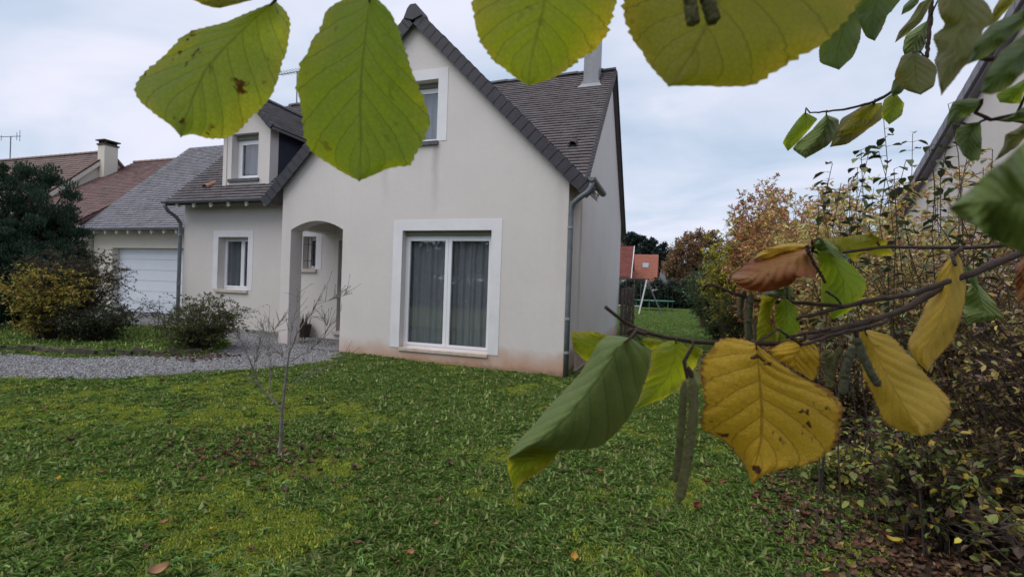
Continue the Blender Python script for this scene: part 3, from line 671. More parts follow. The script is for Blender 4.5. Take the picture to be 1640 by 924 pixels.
b1 = MB(); b1.prism([(-36, 10.3, fz(10.3)-.03), (-36, 15, 7.09), (-36, 19.7, fz(19.7)-.03), (-36, 19.7, fz(19.7)-.13), (-36, 15, 6.96), (-36, 10.3, fz(10.3)-.13)], (36-24.68, 0, 0))
o = obj('roof', b1, M['tile_brown'], fb)
roof_tiles('tile_courses', (-36, 10.28, fz(10.28)), (1, 0, 0), (0, 1, 1), 36-24.66, 4.72/S2, M['tile_brown'], o, cs=.2, tw=.3, seed=13)
obj('bargeboard', MB().prism([(FX+.1, 10.3, fz(10.3)-.05), (FX+.1, 15, 7.05), (FX+.1, 15, 6.85), (FX+.1, 10.3, fz(10.3)-.25)], (.04, 0, 0)), M['cream_wood'], fb)
for i in range(31):
    o = link('ridge_tile', me_t, None, fb); o.location = (-36+i*.365, 15, 7.1)
ck = obj('chimney', MB().box((-24.85, 14.5, 5.2), (-24.4, 15.05, 7.28)), M['render_cream'], fb)
cc = MB().box((-24.89, 14.46, 7.282), (-24.36, 15.09, 7.35))
for a in (-24.84, -24.66, -24.48):
    for b in (14.52, 14.95): cc.box((a, b, 7.35), (a+.07, b+.07, 7.47))
cc.box((-24.92, 14.43, 7.47), (-24.33, 15.12, 7.52)); obj('chimney_cap', cc, M['stone'], ck)
ae = empty('tv_aerial', (-32.6, 15, 7.1), 'television aerial on the brown roof at the far left edge', 'aerial')
obj('mast', MB().tube([(-32.4, 15, 7.0), (-32.4, 15, 8.35)], .025, 6), M['zinc'], ae)
obj('boom', MB().tube([(-34.2, 15, 8.42), (-31.6, 15, 8.30)], .02, 5), M['zinc'], ae)
for xx, hh in ((-31.65, .28), (-31.9, .2), (-33.2, .15), (-33.8, .15)): obj('element', MB().tube([(xx, 15, 8.32-hh), (xx, 15, 8.32+hh)], .012, 4), M['zinc'], ae)

# ------------------------------------------------------------------ neighbour on the right, far houses
rh = empty('right_neighbour_house', (4.5, 9, 0), 'pale rendered gable rising behind the hedge on the right', 'house')
nz = lambda Y: 6.55-.62*abs(Y-7.1)
obj('gable_wall', wall([1.6, 7.1, 12.6], lambda Y: nz(Y)-.1, -.1, [], lambda u, z, o: (4.5+o, u, z), .25), M['render_plain'], rh)
rr = MB(); rr.prism([(4.38, 1.2, nz(1.2)), (4.38, 7.1, nz(7.1)), (4.38, 13.0, nz(13)), (4.38, 13.0, nz(13)-.17), (4.38, 7.1, nz(7.1)-.2), (4.38, 1.2, nz(1.2)-.17)], (8, 0, 0))
ro = obj('roof', rr, M['tile_grey'], rh)
for i in range(30):
    a, b = 7.1+i*.197, 7.1+(i+1)*.197+.01
    mb = MB(); mb.prism([(4.33, a, nz(a)-.13+.0), (4.33, b, nz(b)-.13+.008), (4.33, b, nz(b)+.06), (4.33, a, nz(a)+.05)], (.045, 0, 0)); obj('verge_tile', mb, M['tile_grey'], ro)
obj('front_wall', MB().box((4.76, 12.3, -.1), (12, 12.55, 3.0)), M['render_plain'], rh)

M['far_red'] = m_plain('far_red_tile', (.22, .075, .065), .8, .2, .15, 1.2)
M['far_salmon'] = m_plain('far_salmon_tile', (.40, .155, .11), .8, .2, .12, 1.5)
M['far_grey'] = m_plain('far_grey_tile', (.16, .17, .18), .8, .2, .12, 1.5)
def far_house(name, label, x0, x1, y, ze, zr, mat, skylight=None, depth=9):
    e = empty(name, ((x0+x1)/2, y, 0), label, 'house')
    obj('wall', MB().box((x0+.2, y+.4, -.2), (x1-.2, y+depth-.4, ze)), M['render_plain'], e)
    mb = MB(); mb.prism([(x0, y, ze), (x0, y+depth/2, zr), (x0, y+depth, ze), (x0, y+depth, ze-.25), (x0, y+depth/2, zr-.3), (x0, y, ze-.25)], (x1-x0, 0, 0))
    r_ = obj('roof', mb, mat, e); sl_ = (zr-ze)/(depth/2); L = math.hypot(depth/2, zr-ze)
    roof_tiles('tile_courses', (x0, y-.05, ze), (1, 0, 0), (0, 1, sl_), x1-x0, L, mat, r_, cs=.35, tw=.6, seed=int(abs(x0)*10), lift=.06)
    if skylight:
        u, v, w_, h_ = skylight; p = np.array([u, y+v, ze+v*sl_]); es = np.array([0, 1, sl_])/math.hypot(1, sl_); n = np.array([0, -sl_, 1])/math.hypot(1, sl_)
        s_ = obj('skylight', MB().obox(p, (w_, 0, 0), es*h_, n*.15), M['zinc'], e); obj('pane', MB().obox(p+np.array([.12, 0, 0])+es*.12+n*.152, (w_-.24, 0, 0), es*(h_-.24), n*.01), M['zinc_light'], s_)
    return e
far_house('far_house', 'distant house with bright salmon tiled roof and a skylight', -7.6, -3.0, 90, 3.4, 8.6, M['far_salmon'], (-5.8, 2.2, 1.2, 1.3))
fr_ = far_house('far_house', 'distant dark red roofed house beside the pale wall corner', -14.5, -7.1, 84, 4.0, 9.6, M['far_red'])
obj('bargeboard', MB().prism([(-7.09, 83.9, 3.8), (-7.09, 88.5, 9.7), (-7.09, 88.5, 9.1), (-7.09, 84.3, 3.6)], (.12, 0, 0)), M['trim'], fr_)
far_house('far_house', 'distant grey roofed house right of the salmon roof', -2.8, 1.5, 96, 3.0, 5.6, M['far_grey'])

# ------------------------------------------------------------------ leaves and shrubs
def leaf_arrays(P, Dr, Nm, L, W, cols, droop=.15):
    """many folded six-point leaves: positions, directions, normals, lengths, widths"""
    n = len(P); Dr = Dr/(np.linalg.norm(Dr, axis=1, keepdims=True)+1e-9)
    S = np.cross(Dr, Nm); S /= np.linalg.norm(S, axis=1, keepdims=True)+1e-9; N = np.cross(S, Dr)
    L = L[:, None]; W = W[:, None]
    up = N*L*.10
    V = np.stack([P, P+Dr*L*.30+S*W*.5+up, P+Dr*L*.68+S*W*.42+up*.8, P+Dr*L-N*L*droop, P+Dr*L*.68-S*W*.42+up*.8, P+Dr*L*.30-S*W*.5+up], 1).reshape(-1, 3)
    b = np.arange(n)[:, None]*6
    Q = np.concatenate([b+np.array([[0, 1, 2, 3]]), b+np.array([[0, 3, 4, 5]])], 0)
    return V, Q, np.repeat(cols, 6, 0)
def pick(r, n, pal, jit=.18):
    c = np.array([p[:3] for p in pal]); wt = np.array([p[3] if len(p) > 3 else 1 for p in pal], float); wt /= wt.sum()
    k = r.choice(len(pal), n, p=wt); return np.clip(c[k]*(1+r.normal(0, jit, (n, 1)))*(1+r.normal(0, .06, (n, 3))), .004, .9)
def shrub(name, label, cat, base, H, R, nst, ntw, nlv, ll, lw, pal, seed, stem_r=.010, start=.2, twl=.45, up=.5, arch_=.0, stemmat='stem', leafmat='foliage', lean=(0, 0), group=None, droop=.2, hmin=.6):
    r = np.random.default_rng(seed); base = np.array(base, float)
    e = empty(name, base, label, cat, group); st_ = MB(); LP, LD = [], []
    for i in range(nst):
        an = r.uniform(0, 6.283); rad = R*math.sqrt(r.random()); h = H*r.uniform(hmin, 1.0)*(1-.25*(rad/R)**2)
        tip = base+np.array([math.cos(an)*rad+lean[0]*h, math.sin(an)*rad+lean[1]*h, h])
        b0 = base+np.array([math.cos(an), math.sin(an), 0])*min(.25, R*.3)*r.random(); b0[2] -= .03
        c1 = b0*.55+tip*.45+np.array([0, 0, h*(.25+arch_)])-np.array([math.cos(an), math.sin(an), 0])*rad*.25
        ts = np.linspace(0, 1, 9)[:, None]; P = (1-ts)**2*b0+2*ts*(1-ts)*c1+ts**2*tip
        P[1:] += r.normal(0, .015*H/2, (8, 3)); rr_ = stem_r*r.uniform(.6, 1.2)
        st_.tube(P, [rr_*(1-.75*t[0]) for t in ts], 5, False)
        for j in range(ntw):
            t = r.uniform(start, 1.0); f_ = t*8; k_ = min(7, int(f_)); p = P[k_]+(P[k_+1]-P[k_])*(f_-k_)
            a2 = r.uniform(0, 6.283); d = np.array([math.cos(a2), math.sin(a2), up+r.normal(0, .35)]); d /= np.linalg.norm(d)
            L = twl*r.uniform(.4, 1.1)*(1.1-.4*t); q = p+d*L*.55+r.normal(0, .03, 3); q2 = p+d*L+np.array([0, 0, -L*droop])
            st_.tube([p, q, q2], [rr_*.35, rr_*.25, rr_*.12], 3, False)
            m = max(1, int(r.poisson(nlv)))
            for k2 in range(m):
                w_ = r.uniform(.15, 1.0); lp = p+(q-p)*w_*2 if w_ < .5 else q+(q2-q)*(w_-.5)*2
                ld = d*.6+r.normal(0, .55, 3); ld[2] -= droop; LP.append(lp); LD.append(ld)
    obj('stems', st_, M[stemmat], e)
    n = len(LP); LP = np.array(LP); LD = np.array(LD); Nm = r.normal(0, .5, (n, 3))+np.array([0, 0, 1.0])
    V, Q, Cc = leaf_arrays(LP, LD, Nm, ll*r.uniform(.55, 1.25, n), lw*r.uniform(.6, 1.2, n), pick(r, n, pal))
    link('foliage', npmesh('foliage', V, Q, Cc), M[leafmat], e, kind='stuff')
    return e
def crown_tree(name, label, base, H, crown, nleaf, ll, pal, seed, trunk_r=.2, clumps=60, cr=.25, leafmat='foliage', spray=None, group=None, cat='tree', trunkmat='stem_dark', wr=.55):
    """tree with trunk, limbs and a crown of leaf clumps; crown = list of ellipsoids (cx,cy,cz,rx,ry,rz) relative to base"""
    r = np.random.default_rng(seed); base = np.array(base, float); e = empty(name, base, label, cat, group)
    tr = MB(); top = base+np.array([0, 0, H*.8]); tr.tube([base-(0, 0, .1), base+np.array([.02*H, 0, H*.3]), top], [trunk_r, trunk_r*.75, trunk_r*.15], 8)
    Cs = []
    for i in range(clumps):
        c = crown[r.integers(len(crown))]; v = r.normal(0, 1, 3); v /= np.linalg.norm(v); v *= r.uniform(.45, 1.0)**.5*r.uniform(.82, 1.03)
        p = base+np.array(c[:3])+v*np.array(c[3:]); Cs.append(p)
        s0 = base+np.array([0, 0, min(H*.75, max(.2*H, (p[2]-base[2])*.6))]); mid = (s0+p)/2+r.normal(0, .03*H, 3)
        if i % 2 == 0: tr.tube([s0, mid, p], [trunk_r*.28, trunk_r*.16, trunk_r*.05], 4, False)
    obj('trunk', tr, M[trunkmat], e)
    Cs = np.array(Cs); k = r.integers(0, len(Cs), nleaf); off = r.normal(0, 1, (nleaf, 3)); off /= np.linalg.norm(off, axis=1, keepdims=True)
    off *= (r.random((nleaf, 1))**.5)*cr*np.array([1, 1, .75])*(.7+.6*r.random((len(Cs), 1))[k]); P = Cs[k]+off
    Dd = off+r.normal(0, cr*.5, (nleaf, 3))
    if spray is not None: Dd = Dd*.5+np.array(spray)*cr
    V, Q, Cc = leaf_arrays(P, Dd, r.normal(0, .6, (nleaf, 3))+(0, 0, .8), ll*r.uniform(.5, 1.3, nleaf), ll*wr*r.uniform(.6, 1.2, nleaf), pick(r, nleaf, pal)*(.75+.5*r.random((len(Cs), 1))[k]))
    link('crown', npmesh('crown', V, Q, Cc), M[leafmat], e, kind='stuff'); return e

G1, G2, G3 = (.06, .10, .03), (.04, .07, .025), (.10, .14, .035)
YEL, YG, ORG, RED, BRN, SAL, TAN = (.42, .33, .05), (.26, .28, .05), (.42, .19, .06), (.30, .09, .05), (.15, .085, .05), (.42, .22, .14), (.34, .26, .13)
ORD = 'first second third fourth fifth sixth seventh eighth ninth tenth eleventh twelfth thirteenth fourteenth fifteenth sixteenth seventeenth eighteenth nineteenth twentieth'.split()
# left side planting
cone = [(0, 0, 2.3, .95, .95, 1.65), (-.05, -.1, 1.5, 1.2, 1.05, 1.5), (.1, .1, 1.5, 1.2, 1.05, 1.5), (0, 0, .8, 1.25, 1.1, .85)]
crown_tree('conifer', 'large rounded dark green conifer in front of the garage', (-14.25, 7.0, .2), 4.1, cone, 120000, .075, [(.034, .072, .044, 3), (.046, .09, .054, 2), (.07, .115, .06, 1)], 41, .12, 640, .165, 'foliage_dark', (0, 0, 1.6), wr=.22)
crown_tree('conifer', 'dark conifer cut by the left edge of the picture', (-14.6, 4.8, .2), 3.0, [(0, 0, 1.3, 1.3, 1.2, 1.3)], 9000, .09, [(.016, .03, .022, 3), (.024, .045, .028, 1)], 42, .1, 90, .34, 'foliage_dark', (0, 0, .8))
shrub('garden_shrub', 'tall brownish twiggy shrub beside the garage door', 'shrub', (-11.55, 6.4, .2), 1.95, 1.05, 90, 16, 8, .05, .02, [(.055, .055, .025, 3), (.09, .065, .035, 3), (.12, .07, .045, 2), (.05, .075, .025, 2)], 43, .010, .25, .5, .3, .1, 'stem_dark')
shrub('garden_shrub', 'rounded yellow leaved shrub at the left of the path bank', 'shrub', (-11.1, 5.75, .2), 1.5, .8, 80, 15, 8, .05, .026, [(.46, .37, .06, 3), (.32, .30, .055, 2), (.48, .30, .06, 1), (.14, .16, .04, 2)], 44, .008, .15, .35, .3, .1, 'stem_dark')
shrub('garden_shrub', 'dark low shrub under the twiggy shrub', 'shrub', (-10.3, 6.1, .2), .8, .85, 60, 12, 8, .05, .022, [(.04, .055, .022, 3), (.06, .07, .03, 2)], 45, .007, .1, .3, .2, .1, 'stem_dark')
shrub('garden_shrub', 'loose green bush in front of the downpipe', 'shrub', (-8.35, 6.6, .2), 1.0, .95, 70, 13, 8, .05, .02, [(.085, .12, .035, 3), (.09, .11, .035, 2), (.13, .10, .04, 1)], 46, .007, .1, .42, .25, .3, 'stem_dark', lean=(.1, 0), hmin=.3)
shrub('garden_shrub', 'thin wispy shrub with arching shoots before the garage door', 'shrub', (-9.9, 7.2, .2), 1.0, .8, 12, 7, 4, .045, .016, [(.06, .075, .03, 2), (.11, .075, .045, 1)], 47, .006, .3, .5, .2, .35, 'stem_dark')
crown_tree('reflection_hedge', 'tall dark hedge added out of view behind the viewer for the window glass to mirror', (-6, -11, 0), 6, [(x, 0.6*math.sin(x), z, 2.2, 1.2, 1.6+.5*math.sin(x*2)) for x in range(-16, 17, 3) for z in (1.2, 3.4)], 26000, .35, [(.05, .075, .03, 3), (.09, .09, .04, 1)], 48, .2, 380, .8, 'foliage_dark', cat='hedge')  # unseen hedge, added so the panes reflect something dark
# edging stones of the bank
eg = resample([(-11.2, 4.4), (-10.24, 4.69), (-9.03, 5.13), (-8.07, 5.75), (-7.75, 6.2)], 17)
for i in range(16):
    a, b = eg[i], eg[i+1]; d = b-a; n_ = np.array([-d[1], d[0]])/np.linalg.norm(d); r_ = np.random.default_rng(i+900)
    mb = MB(); z0 = .12; h0, h1 = .05+r_.random()*.09, .05+r_.random()*.09; a = a+n_*r_.normal(0, .03); b = b+n_*r_.normal(0, .03); q0, q1 = a+d*(.02+.10*r_.random()), b-d*(.02+.10*r_.random()); wd = .12+.07*r_.random()
    P0 = [(*q0, z0), (*q1, z0), (*(q1+n_*wd), z0), (*(q0+n_*wd), z0)]; P1 = [(*(q0+n_*.02), z0+h0+.05), (*(q1+n_*.02), z0+h1+.05), (*(q1+n_*wd*.9), z0+h1+.04), (*(q0+n_*wd*.9), z0+h0+.04)]
    mb.add(P0+P1, [(0,3,2,1),(4,5,6,7),(0,1,5,4),(1,2,6,5),(2,3,7,6),(3,0,4,7)])
    obj('edging_stone', mb, M['stone'], label='dark low stone edging the path bank, %s from the left' % ORD[i], cat='stone', group='edging stones along the path')
# porch pot
pot = empty('planter', (-8.32, 9.2, .13), 'dark round planter standing in the porch corner', 'planter')
pm = MB(); pm.tube([(-8.32, 9.22, .10), (-8.32, 9.22, .14), (-8.32, 9.22, .42), (-8.32, 9.22, .46)], [.13, .15, .19, .2], 14); obj('pot', pm, M['pot'], pot)
pm = MB()
for i in range(40):
    a = rng.uniform(0, 6.28); r_ = rng.random()*.16; pm.tube([(-8.32+r_*math.cos(a), 9.22+r_*math.sin(a), .45), (-8.32+1.25*r_*math.cos(a)+rng.normal(0, .02), 9.22+1.25*r_*math.sin(a), .55+rng.random()*.18)], [.008, .003], 4)
obj('dead_plant', pm, M['pot'], pot)

# hedge on the right
def H_(lbl, base, H, R, nst, ntw, nlv, ll, lw, pal, seed, **k):
    pal = [tuple(min(.7, c*2.0) for c in p[:3])+p[3:] for p in pal]
    return shrub('hedge_shrub', lbl, 'shrub', base, H, R, nst, ntw, nlv*1.5, ll, lw, pal, seed, group='mixed autumn hedge on the right', **k)
H_('dense dark green shrub farthest along the hedge', (1.35, 23.0, 0), 2.9, 1.2, 60, 13, 6, .09, .05, [(.03, .055, .02, 3), (.05, .08, .03, 1)], 60, twl=.6)
H_('dark green glossy shrub at the lawn corner of the hedge', (1.45, 16.5, 0), 2.6, 1.05, 80, 15, 7, .075, .035, [(.028, .052, .02, 3), (.045, .075, .028, 2), (.09, .10, .03, 1)], 61, twl=.5, start=.05)
H_('low dark green shrub with a few yellow sprays', (1.65, 12.6, 0), 1.75, .85, 80, 14, 7, .065, .028, [(.028, .05, .02, 4), (.05, .07, .025, 2), (.25, .2, .04, 1)], 62, twl=.4, start=.05)
H_('bright yellow green shrub standing above the dark ones', (1.45, 13.6, 0), 3.65, .75, 80, 15, 9, .075, .03, [(.26, .25, .04, 3), (.36, .29, .045, 2), (.12, .15, .04, 2)], 63, twl=.45, start=.3)
H_('feathery reddish shrub with upright shoots against the sky', (1.85, 11.0, 0), 4.0, 1.05, 110, 16, 10, .075, .024, [(.30, .12, .07, 3), (.34, .19, .11, 2), (.14, .10, .05, 2), (.26, .24, .06, 1)], 64, twl=.5, start=.3, up=.9)
H_('orange and yellow feathery shrub in the hedge middle', (1.95, 8.8, 0), 3.45, 1.1, 120, 16, 10, .07, .024, [(.42, .19, .08, 3), (.44, .30, .11, 3), (.30, .12, .06, 2), (.17, .17, .05, 1)], 65, twl=.45, start=.15, up=.7)
H_('pale yellow feathery shrub with brown stems', (2.05, 6.9, 0), 3.15, 1.05, 120, 16, 9, .062, .022, [(.50, .35, .13, 4), (.46, .23, .11, 4), (.24, .15, .08, 1), (.34, .30, .08, 1)], 66, twl=.42, start=.15, up=.6)
H_('twiggy brown shrub losing its yellow leaves', (2.15, 4.9, 0), 2.7, .95, 130, 16, 5.5, .048, .020, [(.46, .34, .12, 4), (.40, .22, .11, 3), (.18, .11, .07, 2), (.32, .30, .08, 1)], 67, twl=.40, start=.08, up=.4)
H_('bare brown thicket nearest the right edge', (2.2, 3.5, 0), 2.2, .85, 140, 16, 3.0, .042, .019, [(.26, .20, .06, 2), (.12, .075, .05, 4), (.16, .15, .05, 2)], 68, twl=.36, start=.05, up=.3, stemmat='stem_dark')
H_('bare brown thicket cut by the right edge', (2.3, 2.45, 0), 2.0, .75, 120, 15, 2.2, .042, .019, [(.26, .20, .06, 2), (.12, .075, .05, 4), (.16, .15, .05, 2)], 73, twl=.34, start=.05, up=.3, stemmat='stem_dark')
H_('salmon leaved feathery shrub before the orange one', (1.75, 10.0, 0), 2.9, .8, 80, 14, 9, .07, .023, [(.40, .20, .12, 3), (.36, .14, .08, 2), (.40, .30, .10, 2), (.16, .16, .05, 1)], 74, twl=.4, start=.1, up=.6)
H_('low thicket of dry twigs at the foot of the hedge', (1.75, 6.2, 0), 1.2, .7, 110, 13, 4, .04, .018, [(.22, .16, .07, 2), (.10, .07, .045, 3), (.20, .22, .06, 1)], 69, twl=.3, start=.05, up=.2, stemmat='stem_dark')
H_('low bramble with yellow green leaves at the hedge foot', (1.62, 3.7, 0), .85, .6, 50, 10, 2.2, .055, .036, [(.16, .17, .04, 2), (.09, .12, .035, 3), (.30, .24, .04, 1), (.09, .06, .04, 3)], 70, twl=.3, start=.1, up=.1, stemmat='stem_dark', arch_=.2)
H_('trailing bramble with bright yellow leaves at bottom right', (1.7, 2.75, 0), .6, .5, 22, 7, 1.2, .055, .036, [(.34, .28, .04, 1), (.14, .15, .04, 2), (.09, .06, .04, 3)], 71, twl=.3, start=.1, up=.1, stemmat='stem_dark', arch_=.3)
H_('small leafy bramble on the litter near the lawn edge', (1.28, 4.5, 0), .42, .42, 20, 6, 2.4, .05, .036, [(.22, .24, .06, 2), (.12, .16, .04, 2), (.34, .28, .07, 1)], 72, twl=.22, start=.1, up=.1, stemmat='stem_dark', arch_=.2)
def shoots(name, label, cat, stems, seed, ll, pal, group=None):
    """tall upright shoots with paired hanging leaves"""
    r = np.random.default_rng(seed); b0 = np.array(stems[0][0]); e = empty(name, b0, label, cat, group); st_ = MB(); LP, LD, LN = [], [], []
    for a, b in stems:
        a, b = np.array(a, float), np.array(b, float); ts = np.linspace(0, 1, 9)[:, None]; P = a+(b-a)*ts; P[1:-1] += r.normal(0, .03, (7, 3)); P[:, :2] += (np.sin(ts*2.2+r.uniform(0, 3))*r.normal(0, .07, 2))
        st_.tube(P, [.0055*(1-.6*t[0]) for t in ts], 5, False); n_ = 20
        for j in range(n_):
            t = .5+.5*j/(n_-1); f_ = t*8; k_ = min(7, int(f_)); p = P[k_]+(P[k_+1]-P[k_])*(f_-k_)
            for sg in (-1, 1):
                if r.random() < .38: continue
                an = (j % 2)*1.57+r.normal(0, .9); d = np.array([sg*math.cos(an), sg*math.sin(an), .25]); q = p+d*.03; st_.tube([p, q], [.0022, .0015], 3, False)
                LP.append(q); LD.append(d+np.array([0, 0, -.5+r.normal(0, .35)])); LN.append(np.array([d[0]*.6, d[1]*.6, 1]))
    obj('stems', st_, M['stem_dark'], e); n = len(LP)
    V, Q, Cc = leaf_arrays(np.array(LP), np.array(LD), np.array(LN), ll*r.uniform(.45, 1.25, n), ll*.62*r.uniform(.8, 1.1, n), pick(r, n, pal), .2)
    link('foliage', npmesh('foliage', V, Q, Cc), M['foliage_dark'], e, kind='stuff'); return e
sh = []
for px, py, d in ((1330, 262, 3.4), (1385, 240, 3.3), (1398, 232, 3.6), (1437, 190, 3.3), (1425, 245, 3.9), (1360, 285, 3.2), (1500, 165, 3.2), (1478, 235, 3.5), (1520, 215, 3.3), (1450, 260, 3.2), (1550, 250, 3.0), (1590, 235, 3.0), (1345, 300, 3.1), (1372, 268, 3.7), (1410, 275, 3.1), (1462, 215, 3.8), (1490, 270, 3.1), (1315, 300, 3.6)):
    tp = at_d(px, py, d); sh.append(((tp[0]+.3*rng.normal()+.15, tp[1]+.3*rng.normal(), 0), tuple(tp)))
shoots('lilac_bush', 'tall upright shoots with dark pointed leaves above the hedge', 'shrub', sh, 81, .078, [(.075, .10, .055, 3), (.11, .14, .06, 2), (.17, .17, .06, 1)])
#
# ------------------------------------------------------------------ back garden
crown_tree('cedar_tree', 'dark spreading cedar behind the salmon roof', (-6.6, 104, 0), 13.5, [(0, 0, 11, 4.5, 3, 1.6), (1.5, 0, 9, 5, 3, 1.4), (-2, 0, 12.4, 2.5, 2, 1.2), (4, 0, 6.5, 2.5, 2, 2.0)], 9000, .6, [(.022, .042, .04, 3), (.035, .055, .045, 1)], 90, .5, 110, .9, 'foliage_dark', (.3, 0, .1))
crown_tree('autumn_tree', 'broad tree with thinning orange brown leaves beyond the garden', (1.9, 62, 0), 9.8, [(0, 0, 6.6, 3.0, 2.5, 2.6), (-1.2, 0, 5.2, 2.4, 2, 1.8), (1.4, 0, 7, 2.6, 2, 2.2), (0, 0, 3.6, 3, 2, 1.5)], 14000, .30, [(.30, .15, .09, 3), (.36, .22, .13, 2), (.20, .14, .08, 2), (.25, .22, .08, 1)], 91, .3, 150, .55)
crown_tree('autumn_tree', 'pale distant tree top above the red roof', (-11.5, 120, 0), 15, [(0, 0, 12.5, 3.5, 2.5, 2.3)], 3000, .5, [(.34, .22, .14, 3), (.26, .18, .12, 1)], 92, .4, 60, .9)
crown_tree('garden_tree', 'dark green bushy tree behind the hedge corner', (3.4, 30, 0), 4.6, [(0, 0, 3.0, 1.9, 1.6, 1.6), (.3, 0, 2.0, 2.0, 1.6, 1.6)], 9000, .13, [(.04, .065, .028, 3), (.07, .09, .035, 1)], 93, .12, 120, .45)
for i, x in enumerate(np.linspace(-5.6, 2.6, 7)):
    crown_tree('hedge_bush', 'dark hedge bush closing the far lawn, %s in the row from the house' % ORD[i], (x, 50+.5*math.sin(i*2), 0), 2.9+.2*math.sin(i*3), [(0, 0, 1.55, 1.0, .8, 1.3), (0, 0, .8, 1.1, .85, .85)], 6000, .18, [(.018, .034, .02, 3), (.03, .05, .026, 1)], 100+i, .08, 60, .4, 'foliage_dark', group='dark hedge across the far lawn', cat='hedge')
sw = empty('swing_set', (-2.6, 34.2, 0), 'pale metal swing frame standing on the back lawn', 'swing')
for xx in (-1.8, -4.6):
    obj('leg', MB().tube([(xx-.42, 33.6, -.03), (xx, 34.2, 2.36)], .05, 8), M['white_metal'], sw); obj('leg', MB().tube([(xx+1.02 if xx > -2 else xx+.5, 34.9, -.03), (xx, 34.2, 2.36)], .05, 8), M['zinc'], sw)
obj('beam', MB().tube([(-5.0, 34.2, 2.37), (-1.65, 34.2, 2.39)], .05, 8), M['stem_dark'], sw)
for xx in (-2.4, -3.4):
    for dx in (-.22, .22): obj('rope', MB().tube([(xx+dx, 34.2, 2.36), (xx+dx, 34.2, .55)], .012, 5), M['zinc'], sw)
    obj('seat', MB().box((xx-.25, 34.05, .50), (xx+.25, 34.35, .55)), M['white_metal'], sw)
tp = empty('trampoline', (-1.55, 42, 0), 'round trampoline with green rim at the end of the lawn', 'trampoline')
ring = [(-1.55+1.6*math.cos(a), 42+1.6*math.sin(a), .82) for a in np.linspace(0, 2*math.pi, 33)]
obj('rim', MB().tube(ring, .032, 6, False), M['green_metal'], tp)
obj('mat', MB().prism([(p[0]*1.0, p[1], .80) for p in ring[:-1]], (0, 0, .02)), M['net'], tp)
for k in range(6):
    a = k*math.pi/3+.3; x, y = -1.55+1.5*math.cos(a), 42+1.5*math.sin(a); obj('leg', MB().tube([(x, y, .8), (x, y, -.03)], .03, 6), M['green_metal'], tp)
    obj('net_pole', MB().tube([(x*1.0, y, .8), (x, y, 2.5)], .02, 6), M['net'], tp)
# weathered plank gate at the back corner and the trellis on the end wall
gt = empty('plank_gate', (-1.3, 16.75, 0), 'weathered dark plank gate at the back corner of the house', 'gate')
for i in range(3): obj('plank', MB().box((-1.72+i*.125, 16.70+.01*(i % 2), .02), (-1.61+i*.125, 16.73+.01*(i % 2), 1.62+.03*math.sin(i*2.3))), M['wood'], gt)
for z in (.35, 1.25): obj('rail', MB().box((-1.74, 16.742, z), (-1.34, 16.78, z+.09)), M['wood'], gt)
obj('post', MB().box((-1.34, 16.68, -.05), (-1.26, 16.8, 1.75)), M['wood'], gt)
tl_ = empty('trellis', (-1.66, 9.3, 0), 'low wooden trellis lying along the foot of the end wall', 'trellis')
for z in (.02, .40): obj('rail', MB().box((-1.69, 8.62, z), (-1.64, 10.6, z+.035)), M['wood_pale'], tl_)
for i in range(14): obj('slat', MB().box((-1.685, 8.66+i*.145, .056), (-1.645, 8.69+i*.145, .399)), M['wood_pale'], tl_)
shrub('climbing_plant', 'scraggly climber on the back corner of the house', 'plant', (-1.4, 16.3, 0), 1.9, .22, 10, 9, 3, .05, .03, [(.05, .065, .03, 2), (.10, .08, .05, 1)], 110, .006, .3, .25, .3)

# ------------------------------------------------------------------ lawn, moss, weeds, gravel stones, leaf litter (uncountable: instanced stuff)
def proto_col(name, meshes, mat):
    c = bpy.data.collections.new(name)
    for i, me in enumerate(meshes):
        if not me.materials: me.materials.append(mat)
        c.objects.link(bpy.data.objects.new('%s_%02d' % (name, i), me))
    return c
def scatter(name, P, rot, scl, idx, coll, label=None):
    me = bpy.data.meshes.new(name); n = len(P); me.vertices.add(n); me.vertices.foreach_set('co', np.asarray(P, np.float32).ravel())
    for nm, ty, arr in (('rot', 'FLOAT_VECTOR', rot), ('scl', 'FLOAT', scl), ('idx', 'INT', idx)):
        a = me.attributes.new(nm, ty, 'POINT'); a.data.foreach_set('vector' if ty == 'FLOAT_VECTOR' else 'value', np.asarray(arr).ravel())
    o = bpy.data.objects.new(name, me); COL.objects.link(o); o['kind'] = 'stuff'
    if label: o['label'] = label
    g = bpy.data.node_groups.new(name, 'GeometryNodeTree')
    g.interface.new_socket('Geometry', in_out='INPUT', socket_type='NodeSocketGeometry'); g.interface.new_socket('Geometry', in_out='OUTPUT', socket_type='NodeSocketGeometry')
    N = g.nodes.new; gi, go, ip, ci = N('NodeGroupInput'), N('NodeGroupOutput'), N('GeometryNodeInstanceOnPoints'), N('GeometryNodeCollectionInfo')
    ci.inputs['Collection'].default_value = coll; ci.inputs['Separate Children'].default_value = True; ci.inputs['Reset Children'].default_value = True
    def na(nm, ty):
        k = N('GeometryNodeInputNamedAttribute'); k.data_type = ty; k.inputs['Name'].default_value = nm; return k.outputs['Attribute']
    er = N('FunctionNodeEulerToRotation'); L = g.links.new
    L(gi.outputs[0], ip.inputs['Points']); L(ci.outputs[0], ip.inputs['Instance']); ip.inputs['Pick Instance'].default_value = True
    L(na('idx', 'INT'), ip.inputs['Instance Index']); L(na('rot', 'FLOAT_VECTOR'), er.inputs[0]); L(er.outputs[0], ip.inputs['Rotation']); L(na('scl', 'FLOAT'), ip.inputs['Scale'])
    L(ip.outputs[0], go.inputs[0])
    m = o.modifiers.new('scatter', 'NODES'); m.node_group = g; return o
